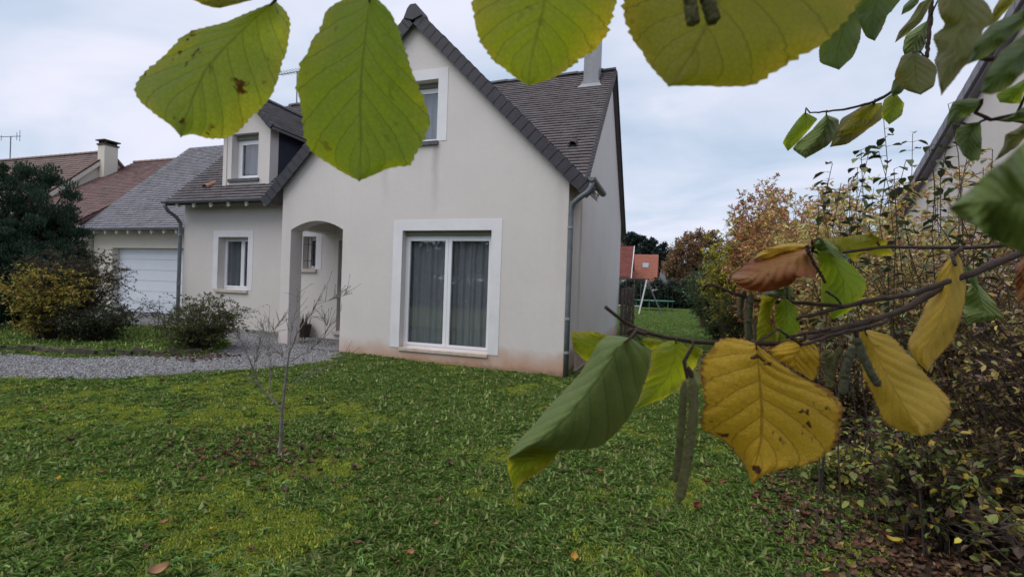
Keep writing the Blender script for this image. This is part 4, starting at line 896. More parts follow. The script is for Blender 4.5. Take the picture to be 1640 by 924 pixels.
def rosette(r, n, l, wd, lift, pal):
    a = r.uniform(0, 6.283, n); el = np.clip(np.abs(r.normal(lift, .16, n)), 0, .5); D = np.c_[np.cos(a), np.sin(a), el]; P = np.c_[np.cos(a), np.sin(a), np.zeros(n)]*l*.06
    P[:, :2] += r.normal(0, l*.22, (n, 2)); N_ = np.c_[-np.cos(a)*.4, -np.sin(a)*.4, np.ones(n)]+r.normal(0, .25, (n, 3))
    return leaf_arrays(P, D, N_, l*r.uniform(.55, 1.2, n), wd*r.uniform(.7, 1.2, n), pick(r, n, pal, .22), .22)
def blades(r, n, l, spread, pal):
    a = r.uniform(0, 6.283, n); D = np.c_[np.cos(a)*.8, np.sin(a)*.8, .25+r.random(n)*.8]; P = np.c_[r.normal(0, spread, (n, 2)), np.zeros(n)]
    return leaf_arrays(P, D, r.normal(0, .4, (n, 3))+(0, 0, 1), l*r.uniform(.5, 1.3, n), l*.085*np.ones(n), pick(r, n, pal, .25), .35)
r = np.random.default_rng(5)
WEED = [(.19, .33, .08, 3), (.135, .265, .075, 3), (.25, .38, .11, 2), (.32, .42, .16, .35), (.28, .22, .10, .15)]
GRS = [(.21, .33, .075, 3), (.16, .265, .06, 3), (.33, .38, .13, 1), (.40, .34, .18, .5)]
MOSS = [(.42, .48, .065, 3), (.30, .40, .06, 3), (.50, .52, .10, 1)]
pm_ = []
for i in range(6): V, Q, Cc = rosette(r, 10, .058, .018, .16, WEED); pm_.append(npmesh('weed', V, Q, Cc))          # 0-5 plantain / dandelion
for i in range(4): V, Q, Cc = rosette(r, 26, .024, .015, .22, WEED); pm_.append(npmesh('weed', V, Q, Cc))          # 6-9 clover-like
for i in range(4): V, Q, Cc = blades(r, 34, .07, .032, GRS); pm_.append(npmesh('tuft', V, Q, Cc))                  # 10-13 grass
for i in range(3):                                                                                                   # 14-16 moss
    n = 90; P = np.c_[r.normal(0, .03, (n, 2)), np.zeros(n)]; D = np.c_[r.normal(0, .5, (n, 2)), np.ones(n)]
    V, Q, Cc = leaf_arrays(P, D, r.normal(0, 1, (n, 3)), .017*r.uniform(.6, 1.3, n), .006*np.ones(n), pick(r, n, MOSS, .2)); pm_.append(npmesh('moss', V, Q, Cc))
lawn_c = proto_col('lawn_plant', pm_, M['lawnleaf'])
_tab = np.random.default_rng(321).uniform(-.75, .75, (64, 64))
def vnoise(x, y, s, o=0.0):
    t = 0
    for k, am in ((1, .62), (2.1, .38)):
        u, v = x*s*k+o*3.7+100, y*s*k+o*1.9+100; i, j = np.floor(u).astype(int), np.floor(v).astype(int); a, b = u-i, v-j
        a, b = a*a*(3-2*a), b*b*(3-2*b); g = lambda p, q: _tab[p % 64, q % 64]
        t = t+am*(g(i, j)*(1-a)*(1-b)+g(i+1, j)*a*(1-b)+g(i, j+1)*(1-a)*b+g(i+1, j+1)*a*b)
    return t
HOUSE_POLY = [(WX0-.02, WY-.0), (WX1+.08, WY-.0), (WX1+.08, 17), (-30, 17), (-30, MY), (WX0, MY)]
def lawn_points(n, x0, x1, y0, y1):
    x = r.uniform(x0, x1, n); y = r.uniform(y0, y1, n); fwd = x*CF[0]+y*CF[1]; side = x*CX[0]+y*CX[1]
    k = (fwd > 1.5) & (np.abs(side) < fwd*1.15+.4) & ~in_poly(x+r.normal(0, .10, n), y+r.normal(0, .10, n), PATH_POLY) & ~in_poly(x, y, HOUSE_POLY)
    lim = 1.0+.25*np.sin(y*1.7); k &= r.random(n) < np.clip((lim+.45-x)/.9, .03, 1)
    return x[k], y[k]
x, y = lawn_points(270000, -12.5, 2.0, .7, 8.6)
fwd = x*CF[0]+y*CF[1]; keep = r.random(len(x)) < np.clip(1.25-.07*fwd, .5, 1); x, y = x[keep], y[keep]; n = len(x)
v1, v2, v3 = vnoise(x, y, .95, 3.1), vnoise(x, y, 2.3, 9.4), vnoise(x, y, 1.5, 15.2)
u = r.random(n); moss = np.clip((v1+.0)*1.7+v2*1.5+v3*.6-.05*(y-3), 0.05, .74); idx = np.where(u < moss, 14+r.integers(0, 3, n), -1)
rest = idx < 0; pw = np.clip(.42+v3*1.1, .08, .85); u2 = r.random(n)
idx = np.where(rest & (u2 < pw*.6), r.integers(0, 6, n), idx); idx = np.where(rest & (idx < 0) & (u2 < pw), 6+r.integers(0, 4, n), idx); idx = np.where(idx < 0, 10+r.integers(0, 4, n), idx)
bare = ((x+3.15)**2+2.5*(y-3.25)**2+.9*v2 < .34) & (r.random(n) < .4) | ((v2+.5*v3 < -.30) & (r.random(n) < .6)); kp = ~bare
scl = .72*(r.uniform(.4, 1.05, n)+(r.random(n) < .05)*.8)*np.where(idx >= 14, 1.3, 1.0)*np.where((idx >= 10) & (idx < 14), .8, 1.0)
scatter('lawn', np.c_[x, y, gz(x, y)-.004][kp], np.c_[r.normal(0, .12, n), r.normal(0, .12, n), r.uniform(0, 6.28, n)][kp], scl[kp], idx[kp].astype(np.int32), lawn_c)
dn = []
for i in range(4): V, Q, Cc = rosette(r, 13, .085, .020, .18, WEED); dn.append(npmesh('dandelion', V, Q, Cc))
dan_c = proto_col('dandelion', dn, M['lawnleaf'])
x, y = lawn_points(2200, -8, 2.0, .7, 6.5); kk = r.random(len(x)) < .30+.9*np.clip(vnoise(x, y, .8, 5.5), -.3, .5); x, y = x[kk], y[kk]; n = len(x)
scatter('lawn_weeds', np.c_[x, y, gz(x, y)+.006], np.c_[r.normal(0, .1, n), r.normal(0, .1, n), r.uniform(0, 6.28, n)], r.uniform(.45, .95, n), r.integers(0, 4, n).astype(np.int32), dan_c)
# bank and verge strip on the left, back lawn
x = r.uniform(-14, -7.4, 9000); y = r.uniform(3.8, 8.5, 9000); k = ~in_poly(x, y, PATH_POLY) & (y > 4.2+.35*(x+12.5)*.9); x, y = x[k], y[k]; n = len(x)
scatter('bank_grass', np.c_[x, y, gz(x, y)], np.c_[np.zeros((n, 2)), r.uniform(0, 6.28, n)], r.uniform(.6, 1.3, n), r.choice([6, 7, 8, 10, 11, 12, 13, 14], n).astype(np.int32), lawn_c)
x = r.uniform(-5.5, 2.2, 26000); y = 14+r.random(26000)**1.3*36; k = (x < 2.2) & ~in_poly(x, y, HOUSE_POLY); x, y = x[k], y[k]; n = len(x)
scatter('back_lawn_grass', np.c_[x, y, gz(x, y)-.01], np.c_[np.zeros((n, 2)), r.uniform(0, 6.28, n)], r.uniform(.5, .9, n), r.integers(6, 14, n).astype(np.int32), lawn_c)
# loose grey stones on the path
sm = []
for i in range(6):
    v = r.normal(0, 1, (14, 3)); v /= np.linalg.norm(v, axis=1, keepdims=True); import bmesh
    bm = bmesh.new(); [bm.verts.new(q*np.array([1, .8, .55])*r.uniform(.8, 1.1)) for q in v]; bmesh.ops.convex_hull(bm, input=bm.verts)
    me = bpy.data.meshes.new('pebble'); bm.to_mesh(me); bm.free()
    c = .12+.055*i; me.materials.append(m_plain('pebble_%d' % i, (c*1.0, c*.985, c*.98), .85, .3, .2, 5)); sm.append(me)
peb_c = proto_col('pebble', sm, None)
x = r.uniform(-13, -5.6, 70000); y = r.uniform(2.4, 9.4, 70000); k = in_poly(x, y, PATH_POLY) & (r.random(70000) < .8); x, y = x[k], y[k]; n = len(x)
scatter('gravel_stones', np.c_[x, y, gz(x, y)+.014], r.uniform(0, 6.28, (n, 3)), r.uniform(.008, .02, n), r.integers(0, 6, n).astype(np.int32), peb_c)
# fallen leaves
def fleaf(r, L, W, c, curl):
    n, m = 7, 5; V, Q = [], []
    for i in range(n):
        t = i/(n-1); wd = W*math.sin(math.pi*min(1, t*.93+.05))**.75
        for j in range(m):
            s_ = j/(m-1)*2-1; V.append((s_*wd*.5, (t-.5)*L, curl*(s_*s_*W*.5+(t-.4)**2*L*.8)+.004+r.normal(0, .0015)))
    Q = [(i*m+j, i*m+j+1, (i+1)*m+j+1, (i+1)*m+j) for i in range(n-1) for j in range(m-1)]
    return npmesh('fallen', V, Q, np.tile(np.array(c), (len(V), 1)))
FL = [(.13, .075, .045), (.17, .09, .05), (.095, .06, .04), (.28, .18, .09), (.40, .30, .08), (.19, .075, .045), (.34, .27, .17), (.075, .05, .035)]
fl_ = [fleaf(r, r.uniform(.05, .075), r.uniform(.03, .05), c, r.uniform(.3, 1.1)) for c in FL for _ in range(2)]
lit_c = proto_col('litter', fl_, M['litter'])
PX, PY, PI = [], [], []
n = 9000; y = 1.6+r.random(n)**1.4*12; x = 1.15+.45*r.normal(0, 1, n)+.9*r.random(n)*(r.random(n) < .6); k = x > .45+.35*r.random(n); PX.append(x[k]); PY.append(y[k])
n = 200; PX.append(-3.3+r.normal(0, .45, n)+.15*r.normal(0, 1, n)**3); PY.append(3.2+r.normal(0, .26, n))
n = 150; PX.append(r.uniform(-7, .8, n)); PY.append(r.uniform(1.8, 7.9, n))
n = 200; PX.append(r.uniform(-8.3, -7.2, n)); PY.append(r.uniform(5.6, 6.5, n))
x, y = np.concatenate(PX), np.concatenate(PY); n = len(x)
ii = r.choice(16, n, p=np.array([3, 3, 3, 3, 3, 3, 1.2, 1.2, .6, .6, 1.4, 1.4, .7, .7, 2, 2])/29.8)
scatter('leaf_litter', np.c_[x, y, gz(x, y)+.012+.02*r.random(n)*(x < .9)], np.c_[r.normal(0, .3, n), r.normal(0, .3, n), r.uniform(0, 6.28, n)], r.uniform(.45, 1.0, n), ii.astype(np.int32), lit_c)
# single leaves one can pick out on the grass
for px, py, c, s_, lb in ((252, 917, (.42, .24, .13), 1.15, 'pale brown curled leaf lying at the bottom edge of the lawn'), (341, 849, (.46, .38, .05), .8, 'flat yellow leaf lying on moss left of centre'), (265, 837, (.36, .19, .09), .7, 'small tan leaf lying left of the yellow one on moss'),
        (95, 769, (.50, .36, .03), .55, 'small orange yellow leaf on the lawn farthest left'), (920, 897, (.50, .28, .05), .8, 'orange yellow leaf on the lawn at bottom centre'), (961, 755, (.32, .10, .06), .7, 'reddish leaf on the lawn right of the curled green leaf tip'),
        (1113, 808, (.22, .03, .03), .95, 'dark red leaf on the lawn below the catkins'), (655, 886, (.46, .22, .12), .7, 'salmon leaf lying in moss at bottom centre left'), (1344, 723, (.34, .26, .16), .8, 'pale leaf on the litter below the yellow hazel leaf'), (1395, 745, (.40, .33, .10), .8, 'olive yellow leaf on the litter at the lawn edge'),
        (1275, 818, (.45, .43, .38), .7, 'pale grey leaf on the lawn at lower right'), (1435, 868, (.50, .40, .06), 1.0, 'long yellow leaf on the litter at bottom right')):
    p = on_z(px, py, .045); p[2] = float(gz(p[0], p[1]))+.045; rr_ = np.random.default_rng(px)
    me = fleaf(rr_, .075*s_, .05*s_, c, .8); o = link('fallen_leaf', me, M['litter'], label=lb, cat='leaf', group='fallen leaves on the lawn')
    o.location = p; o.rotation_euler = (rr_.normal(0, .25), rr_.normal(0, .25), rr_.uniform(0, 6.28))

# ------------------------------------------------------------------ bare sapling
SB = on_z(448, 737, .0); sap = empty('sapling', SB, 'small bare branching sapling growing in the lawn', 'sapling')
sd = float(np.dot(SB-CAM, CF)); rs = np.random.default_rng(77)
def spath(pts, dd): 
    n_ = len(pts); return [at_d(px, py, sd+dd*(i/(n_-1))**1.2) for i, (px, py) in enumerate(pts)]
tk = MB(); P = spath([(447, 742), (449, 720), (450, 690), (452, 655), (456, 620), (460, 585), (464, 560)], .02); tk.tube(P, [.019, .015, .0135, .012, .010, .008, .0065], 8, False)
obj('trunk', tk, M['sapbark'], sap, smooth=True)
br = [([(451, 658), (436, 640), (415, 618), (405, 590), (395, 562), (385, 545), (374, 533)], -.15, .010), ([(464, 562), (478, 532), (495, 506), (508, 485), (516, 470), (519, 465)], .08, .0075), ([(508, 487), (525, 482), (545, 474), (552, 470)], .1, .003),
      ([(461, 580), (490, 566), (513, 546), (526, 528), (535, 513), (546, 500)], .12, .006), ([(456, 628), (463, 618), (480, 608), (510, 596), (545, 578), (560, 569)], -.1, .005), ([(436, 640), (432, 612), (433, 580), (430, 550), (431, 516)], .2, .006),
      ([(464, 560), (466, 535), (472, 510), (476, 485), (478, 468)], .15, .005), ([(461, 580), (448, 565), (435, 562)], .05, .0035), ([(405, 592), (412, 565), (416, 545)], -.1, .003), ([(431, 552), (420, 525), (414, 520)], .1, .003), ([(431, 545), (441, 525), (452, 512)], .12, .003), ([(526, 530), (522, 515), (518, 508)], .1, .003)]
for pts, dd, rad in br:
    mb = MB(); P = spath(pts, dd); q = resample(P, 12); q[1:] += rs.normal(0, .004, (11, 3)); mb.tube(q, list(np.linspace(rad*.8, rad*.25, 12)), 6, False)
    for j in range(20):
        k_ = rs.integers(3, 12); p = q[k_]; d = q[min(11, k_+1)]-q[k_-1]; d = d/np.linalg.norm(d)+rs.normal(0, .45, 3)+np.array([0, 0, .35]); d /= np.linalg.norm(d); L = rs.uniform(.03, .17)
        mb.tube([p, p+d*L*.5+rs.normal(0, .006, 3), p+d*L], [.0027, .002, .0012], 4, False)
        if rs.random() < .6: mb.tube([p+d*L*.9, p+d*(L+.008), p+d*(L+.014)], [.001, .003, .0008], 5, False)
    obj('branch', mb, M['sapbark'], sap, smooth=True)

# ------------------------------------------------------------------ hazel around the camera
hz = empty('hazel_tree', (1.05, -.55, 0), 'hazel with big autumn leaves and catkins hanging close to the camera', 'hazel')
lv_rng = np.random.default_rng(99); LEAF_BASES, BR_PTS = [], []
def leaf(Lp, Rp, d, mat, mid=None, tilt=0.0, side=0.0, cup=.008, bend=0.0, wave=.0045, n=64, m=15, label=None, serr=.016, ripple=1.0, name='leaf', parent=None):
    """leaf blade from its outline at forward depth d: tilt = depth change base to tip, side = left to right, cup/bend curl it out of plane"""
    r_ = lv_rng; L = resample(Lp, n); R = resample(Rp, n); Mi = resample(mid, n) if mid else (L+R)/2
    for E_ in (L, R):
        for _ in range(6): E_[1:-1] = (E_[:-2]+2*E_[1:-1]+E_[2:])/4
    wd = np.linalg.norm(L-R, axis=1).max(); wob_ = np.convolve(r_.normal(0, 1, n+8), np.ones(9)/9, 'valid')*.035*wd*np.sin(np.linspace(0, math.pi, n))
    ph = r_.uniform(0, 6.28, 4)
    saw = np.array([(i % 2)*.8+r_.uniform(0, .7) for i in range(n)])*serr*wd*np.sin(np.linspace(0.05, math.pi-.05, n))**.5
    for E_ in (L, R):
        o_ = E_-Mi; E_ += o_/(np.linalg.norm(o_, axis=1, keepdims=True)+1e-6)*(saw-serr*wd*.7+(wob_ if E_ is L else wob_[::-1]))[:, None]*(np.linalg.norm(o_, axis=1, keepdims=True) > 2)
    V, UV = [], []
    for i in range(n):
        t = i/(n-1)
        for j in range(m):
            s_ = j/(m-1)*2-1; a = abs(s_); E_ = L[i] if s_ < 0 else R[i]
            p = Mi[i]+(E_-Mi[i])*a
            vein = math.cos(6.283*(t*8.0-2.4*a**.85))*.0004*ripple*min(1, a*3)
            dep = d+tilt*(t-.3)+side*s_+cup*a*a+bend*(t*t)+wave*math.sin(t*9+ph[0]+2*s_)*a+wave*.6*math.sin(17*t+ph[1])*a*a+vein
            V.append(at_d(p[0], p[1], dep)); UV.append((s_, t))
    Q = [(i*m+j, i*m+j+1, (i+1)*m+j+1, (i+1)*m+j) for i in range(n-1) for j in range(m-1)]
    me = npmesh(name, V, Q); uvl = me.uv_layers.new(name='UVMap'); li = np.empty(len(me.loops), np.int32); me.loops.foreach_get('vertex_index', li)
    uvl.data.foreach_set('uv', np.array(UV, np.float32)[li].ravel())
    o = link(name, me, M[mat], parent or hz, smooth=True, label=label); LEAF_BASES.append((o, np.array(V[m//2]), np.array(V[m//2+m*3]))); return o
def Z(pts, ox, oy, k): return [(ox+x/k, oy+y/k) for x, y in pts]
z7 = lambda p: Z(p, 200, 0, 3.08); z8 = lambda p: Z(p, 740, 0, 2.278); z3 = lambda p: Z(p, 790, 500, 2.733); z2 = lambda p: Z(p, 1080, 340, 2.8875)
z1 = lambda p: Z(p, 1240, 0, 2.31); zb = lambda p: Z(p, 1400, 0, 5.775); zc = lambda p: Z(p, 1480, 120, 4.62); zd = lambda p: Z(p, 1160, 360, 4.62); ze = lambda p: Z(p, 1360, 380, 2.718)
# top row, hanging against the sky
leaf(z7([(742,4),(660,40),(500,112),(310,156),(200,280),(90,370),(40,440),(60,490),(130,560),(200,600),(250,640),(275,682)]), z7([(742,4),(790,40),(827,110),(805,230),(765,320),(745,400),(715,480),(625,570),(560,655),(500,685),(400,686),(330,655),(275,682)]), .235, 'hz_green2',
     z7([(742,4),(620,110),(500,225),(400,340),(340,470),(300,580),(275,682)]), tilt=-.02, cup=.012, side=.006, label='spotted green hazel leaf hanging at upper left')
leaf(z7([(1210,-30),(1100,-10),(1040,12),(985,38),(985,95),(920,200),(870,310),(850,390),(865,500),(860,600),(890,710),(950,780),(1050,840),(1155,897)]), z7([(1210,-30),(1260,0),(1350,105),(1360,200),(1420,320),(1440,400),(1470,500),(1512,618),(1460,730),(1410,830),(1340,818),(1260,850),(1155,897)]), .225, 'hz_green',
     z7([(1210,-30),(1190,150),(1168,350),(1160,520),(1165,700),(1155,897)]), tilt=-.015, cup=.014, side=-.004, label='large green hazel leaf hanging in front of the gable')
leaf(z8([(320,-190),(200,-160),(90,-90),(40,-10),(45,70),(62,140),(100,210),(170,270),(240,318)]), z8([(320,-190),(430,-160),(540,-90),(570,-10),(545,60),(495,170),(400,255),(320,290),(240,318)]), .215, 'hz_lime', z8([(320,-190),(310,-60),(295,40),(270,140),(250,230),(240,318)]), tilt=-.015, cup=.012, label='lime green hazel leaf with yellow edge above the roof')
leaf(z8([(1050,-330),(850,-290),(680,-170),(600,-20),(605,120),(655,205),(700,262),(752,318)]), z8([(1050,-330),(1250,-300),(1420,-180),(1470,-40),(1400,70),(1290,175),(1150,258),(1035,318),(900,316),(752,318)]), .19, 'hz_olive', z8([(1050,-330),(980,-120),(900,80),(830,210),(752,318)]), tilt=-.01, cup=.012, side=-.008, label='broad olive hazel leaf at the top centre')
leaf(z7([(300,-60),(320,-10),(370,20),(420,38),(470,42)]), z7([(600,-80),(650,-30),(640,0),(560,20),(470,42)]), .25, 'hz_olive', label='brownish edge of a leaf at the very top')
# top right, small dark leaves
leaf(z1([(300,-20),(200,60),(165,170),(170,235),(240,260)]), z1([(300,-20),(330,60),(320,140),(290,215),(240,260)]), .55, 'hz_deep')
leaf(z1([(330,-60),(300,0),(300,60),(340,140),(372,153)]), z1([(480,-60),(470,0),(415,65),(400,110),(372,153)]), .52, 'hz_deep')
leaf(zb([(520,-20),(420,30),(330,180),(230,290),(190,400)]), zb([(540,-10),(500,90),(440,200),(330,300),(190,400)]), .42, 'hz_brownish')
leaf(zb([(500,190),(380,260),(290,330),(260,460),(330,620)]), zb([(500,190),(500,300),(470,420),(430,500),(330,620)]), .46, 'hz_dark')
leaf(zb([(420,-60),(330,0),(270,60),(250,142)]), zb([(440,-60),(410,30),(340,100),(250,142)]), .6, 'hz_deep')
leaf(zb([(340,480),(250,520),(190,680),(200,760),(290,840),(430,880)]), zb([(380,490),(510,540),(580,640),(560,800),(480,850),(430,880)]), .43, 'hz_brownish', tilt=-.02)
leaf(zb([(570,-60),(600,140),(670,230),(540,330),(590,480),(560,560),(600,780),(620,890)]), zb([(950,-60),(1070,60),(1120,180),(1010,260),(960,540),(830,610),(740,740),(620,890)]), .21, 'hz_brownish', tilt=-.02, label='large shadowed leaf filling the top right')
leaf(zb([(1420,60),(1280,140),(1080,220),(930,400),(860,600)]), zb([(1420,230),(1300,310),(1180,420),(1020,540),(860,600)]), .17, 'hz_deep', ripple=.3, label='blurred green leaf crossing the top right')
leaf(zb([(1180,-40),(1120,60),(1060,200),(1000,280)]), zb([(1330,-20),(1230,100),(1130,200),(1000,280)]), .24, 'hz_olive')
leaf(zb([(1480,250),(1340,350),(1180,470),(1090,590),(1010,740),(980,860)]), zb([(1500,500),(1400,650),(1300,760),(1200,850),(1080,880),(980,860)]), .145, 'hz_deep', ripple=.3, label='dark green leaf at the right edge below the top')
leaf(zc([(760,20),(680,70),(570,130),(530,150),(560,205)]), zc([(760,60),(730,150),(715,212),(640,215),(560,205)]), .26, 'hz_green')
leaf(zc([(430,180),(330,172),(210,200),(180,300),(160,385)]), zc([(430,180),(415,240),(330,300),(240,345),(160,385)]), .26, 'hz_deep', label='green leaf before the pale neighbouring gable')
leaf(zc([(420,345),(320,360),(230,400),(235,500),(290,600),(350,640)]), zc([(420,345),(425,430),(430,540),(410,630),(350,640)]), .27, 'hz_deep')
leaf(zc([(760,225),(690,270),(600,320),(540,340)]), zc([(760,340),(680,345),(600,345),(540,340)]), .25, 'hz_deep')
leaf(zc([(770,330),(690,400),(600,440),(590,520),(520,640)]), zc([(770,420),(740,470),(700,520),(620,580),(520,640)]), .22, 'hz_brownish')
leaf(z1([(950,505),(860,580),(770,660),(700,720),(640,772)]), z1([(1000,980),(900,930),(800,880),(720,830),(640,772)]), .085, 'hz_dark', z1([(980,740),(880,745),(780,750),(700,765),(640,772)]), tilt=.01, cup=.004, ripple=.1, serr=.004, label='very large blurred leaf at the right edge')
tw = MB()
def branch(pts, d0, d1, r0, r1, par, mat='bark', name='branch', n=26, jit=.00025, knots=()):
    n_ = len(pts); P = [at_d(px, py, d0+(d1-d0)*i/(n_-1)) for i, (px, py) in enumerate(pts)]
    q = resample(P, n)
    for _ in range(2): q[1:-1] = (q[:-2]+2*q[1:-1]+q[2:])/4
    q[1:-1] += lv_rng.normal(0, jit, (n-2, 3)); rad = np.linspace(r0, r1, n)*(1+lv_rng.normal(0, .05, n))
    for k_ in range(5, n-2, 6): rad[k_] *= 1.12
    BR_PTS.extend(list(q))
    return obj(name, MB().tube(q, list(rad), 8), M[mat], par, smooth=True), q
# twig with the row of four dark leaves
branch(z1([(580,-40),(578,80),(570,160),(565,215)]), .45, .45, .0022, .0016, hz, name='twig')
branch(z1([(560,215),(500,290),(450,330),(390,370),(300,400),(205,412),(132,418)]), .45, .52, .0020, .0008, hz, name='twig')
leaf(z1([(110,418),(80,450),(45,500),(30,530),(50,560)]), z1([(120,418),(162,440),(130,480),(85,530),(50,560)]), .54, 'hz_green')
leaf(z1([(190,425),(140,480),(95,520),(65,552),(115,587)]), z1([(195,425),(242,442),(235,490),(200,540),(115,587)]), .52, 'hz_dark', cup=.02)
leaf(z1([(330,390),(250,440),(235,470),(215,520),(205,545)]), z1([(400,380),(400,440),(330,490),(270,535),(205,545)]), .50, 'hz_brownish', cup=.015)
leaf(z1([(340,390),(300,420),(240,480),(250,500)]), z1([(400,385),(370,430),(310,490),(250,500)]), .49, 'hz_olive')
leaf(z1([(440,345),(405,370),(395,430),(425,462)]), z1([(450,345),(482,385),(470,430),(425,462)]), .47, 'hz_green2')
leaf(z1([(470,270),(440,300),(430,340),(440,360)]), z1([(490,290),(490,320),(470,345),(440,360)]), .455, 'hz_deep')
branch([(1800, 205), (1700, 197), (1640, 195), (1597, 193), (1580, 189), (1562, 181)], .27, .262, .0016, .0008, hz, name='twig')
branch([(1760, 20), (1660, 60), (1600, 95), (1560, 92), (1530, 80)], .20, .22, .0018, .0008, hz, name='twig')
# main fruiting branch
mainb, mq = branch([(1760, 330), (1690, 372), (1640, 403), (1575, 430), (1513, 455), (1461, 490), (1412, 511), (1365, 522), (1322, 530), (1284, 549), (1211, 551), (1130, 549), (1080, 543), (1030, 534), (1005, 520), (985, 505), (970, 492)], .40, .27, .0035, .0010, hz, n=44)
branch([(1520, 450), (1460, 472), (1392, 481), (1343, 492), (1310, 502), (1277, 511)], .345, .33, .0021, .0012, mainb)
branch([(1350, 491), (1310, 487), (1267, 484), (1211, 482), (1185, 474), (1166, 466), (1145, 457), (1130, 451), (1126, 466)], .335, .36, .0014, .0009, mainb)
branch([(1420, 512), (1405, 520), (1350, 532), (1300, 548), (1284, 552)], .30, .285, .0012, .0010, mainb)
branch([(1330, 527), (1290, 534), (1258, 541)], .30, .30, .0014, .0009, mainb)
branch([(1700, 380), (1620, 392), (1599, 394), (1544, 397), (1480, 396), (1426, 395), (1380, 400), (1345, 407), (1320, 410), (1300, 402)], .41, .36, .0019, .0010, hz, name='branch')
branch([(1540, 398), (1525, 410), (1530, 425)], .37, .36, .0016, .0012, hz, name='twig')
branch(zd([(610,150),(620,200),(690,330),(750,430)]), .33, .33, .0012, .0009, hz, name='twig')
branch(zd([(750,490),(830,540),(865,590)]), .33, .335, .0009, .0006, hz, name='twig')
branch([(1010, 534), (1000, 529), (1020, 530), (1035, 535)], .275, .275, .0012, .0014, mainb, name='bud', n=8)
# leaves on it
leaf(z3([(1150,137),(1100,114),(1000,106),(950,160),(905,260),(925,340),(900,490),(940,527),(1000,550),(1050,610),(1105,670),(1120,720),(1130,757)]), z3([(1150,137),(1230,200),(1330,270),(1430,320),(1500,365),(1552,430),(1530,470),(1500,570),(1430,640),(1350,672),(1250,690),(1185,710),(1130,757)]), .27, 'hz_yellow',
     z3([(1150,137),(1165,280),(1175,430),(1172,560),(1150,650),(1130,757)]), tilt=-.012, cup=.016, side=-.004, wave=.005, ripple=2.2, serr=.018, label='big wrinkled yellow hazel leaf in the foreground')
leaf(z3([(1350,120),(1270,130),(1200,165),(1230,200),(1290,230),(1340,260)]), z3([(1380,120),(1410,140),(1435,190),(1425,270),(1400,302),(1340,260)]), .30, 'hz_yellow', cup=.01, label='smaller yellow leaf behind the big yellow one')
leaf(z3([(600,112),(540,100),(475,108),(430,190),(330,320),(200,460),(100,570),(66,620),(64,640)]), z3([(600,112),(650,140),(685,190),(690,235),(660,320),(640,380),(580,480),(500,572),(450,606),(380,600),(290,604),(180,592),(64,640)]), .245, 'hz_dark',
     z3([(600,112),(540,160),(520,200),(430,330),(330,450),(220,550),(130,600),(64,640)]), tilt=-.02, cup=.036, wave=.003, ripple=2.2, serr=.006, label='dark green rolled hazel leaf with a curled tip')
leaf(z3([(290,604),(200,590),(110,596),(66,622),(60,680),(88,770),(112,872)]), z3([(290,604),(262,650),(215,690),(165,722),(125,748),(104,775),(112,872)]), .262, 'hz_lime', cup=-.006, serr=.006, label='yellow underside of the curled tip')
leaf(z3([(600,118),(540,108),(430,86),(342,80),(340,105),(350,160)]), z3([(600,125),(560,150),(480,200),(440,225),(400,212),(350,160)]), .29, 'hz_lime', ripple=3, label='wavy yellow green leaf behind the rolled one')
leaf(z3([(650,118),(660,112),(720,118),(745,125)]), z3([(640,122),(690,165),(720,150),(745,125)]), .285, 'hz_lime')
leaf(z3([(800,120),(740,130),(695,165),(690,240),(650,350),(612,428)]), z3([(800,120),(850,150),(905,165),(890,230),(835,300),(760,372),(680,402),(612,428)]), .30, 'hz_lime', z3([(800,120),(795,200),(760,290),(700,360),(612,428)]), label='translucent yellow green leaf behind the catkins')
leaf(z3([(860,140),(850,170),(880,200),(905,190)]), z3([(890,150),(915,160),(915,185),(905,190)]), .30, 'hz_lime')
leaf(z2([(1310,188),(1270,210),(1230,260),(1190,380),(1130,500),(1070,620),(1120,690),(1172,738)]), z2([(1310,188),(1332,230),(1350,330),(1340,430),(1320,500),(1285,600),(1210,680),(1172,738)]), .36, 'hz_tan', tilt=-.02, cup=.014, label='long yellow leaf hanging behind the forked branch')
leaf([(1375,532),(1374,560),(1382,600),(1396,635),(1410,660),(1412,676),(1440,688),(1477,699)], [(1392,528),(1425,536),(1450,560),(1475,590),(1497,612),(1520,636),(1525,663),(1506,688),(1477,699)], .31, 'hz_tan', [(1385,530),(1400,560),(1425,610),(1450,655),(1477,699)], tilt=-.015, cup=.012, label='pale tan yellow leaf with a catkin across it')
leaf(z2([(620,170),(560,150),(480,160),(370,205),(300,270),(262,290),(262,300)]), z2([(620,170),(650,240),(655,300),(640,312),(585,290),(530,340),(430,370),(350,362),(290,340),(262,300)]), .34, 'hz_orange', z2([(620,170),(560,215),(450,260),(350,300),(262,300)]), cup=.014, side=-.02, wave=.006, ripple=2, label='orange red curled hazel leaf')
leaf(z2([(640,150),(560,140),(480,150),(400,180),(365,215)]), z2([(640,160),(600,175),(520,190),(430,215),(365,215)]), .355, 'hz_tan')
leaf(zd([(690,110),(660,180),(700,300),(720,420),(710,560),(800,700)]), zd([(720,100),(790,130),(900,260),(960,310),(1050,410),(1050,490),(1000,560),(930,640),(800,700)]), .355, 'hz_green', cup=.012, label='green leaf with a folded edge beside the orange one')
leaf(zd([(700,100),(660,150),(690,190),(740,205)]), zd([(720,98),(800,140),(870,200),(910,275),(820,205),(740,205)]), .345, 'hz_dark')
leaf(zd([(690,105),(850,95),(1000,75),(1080,60)]), zd([(800,150),(900,210),(960,280),(1040,200),(1180,160),(1220,130),(1080,60)]), .38, 'hz_olive', label='olive leaf curling over the upper twig')
leaf(zd([(1080,62),(1040,90),(990,150),(960,220)]), zd([(1100,60),(1200,140),(1260,220),(1160,240),(1060,200),(960,220)]), .39, 'hz_olive')
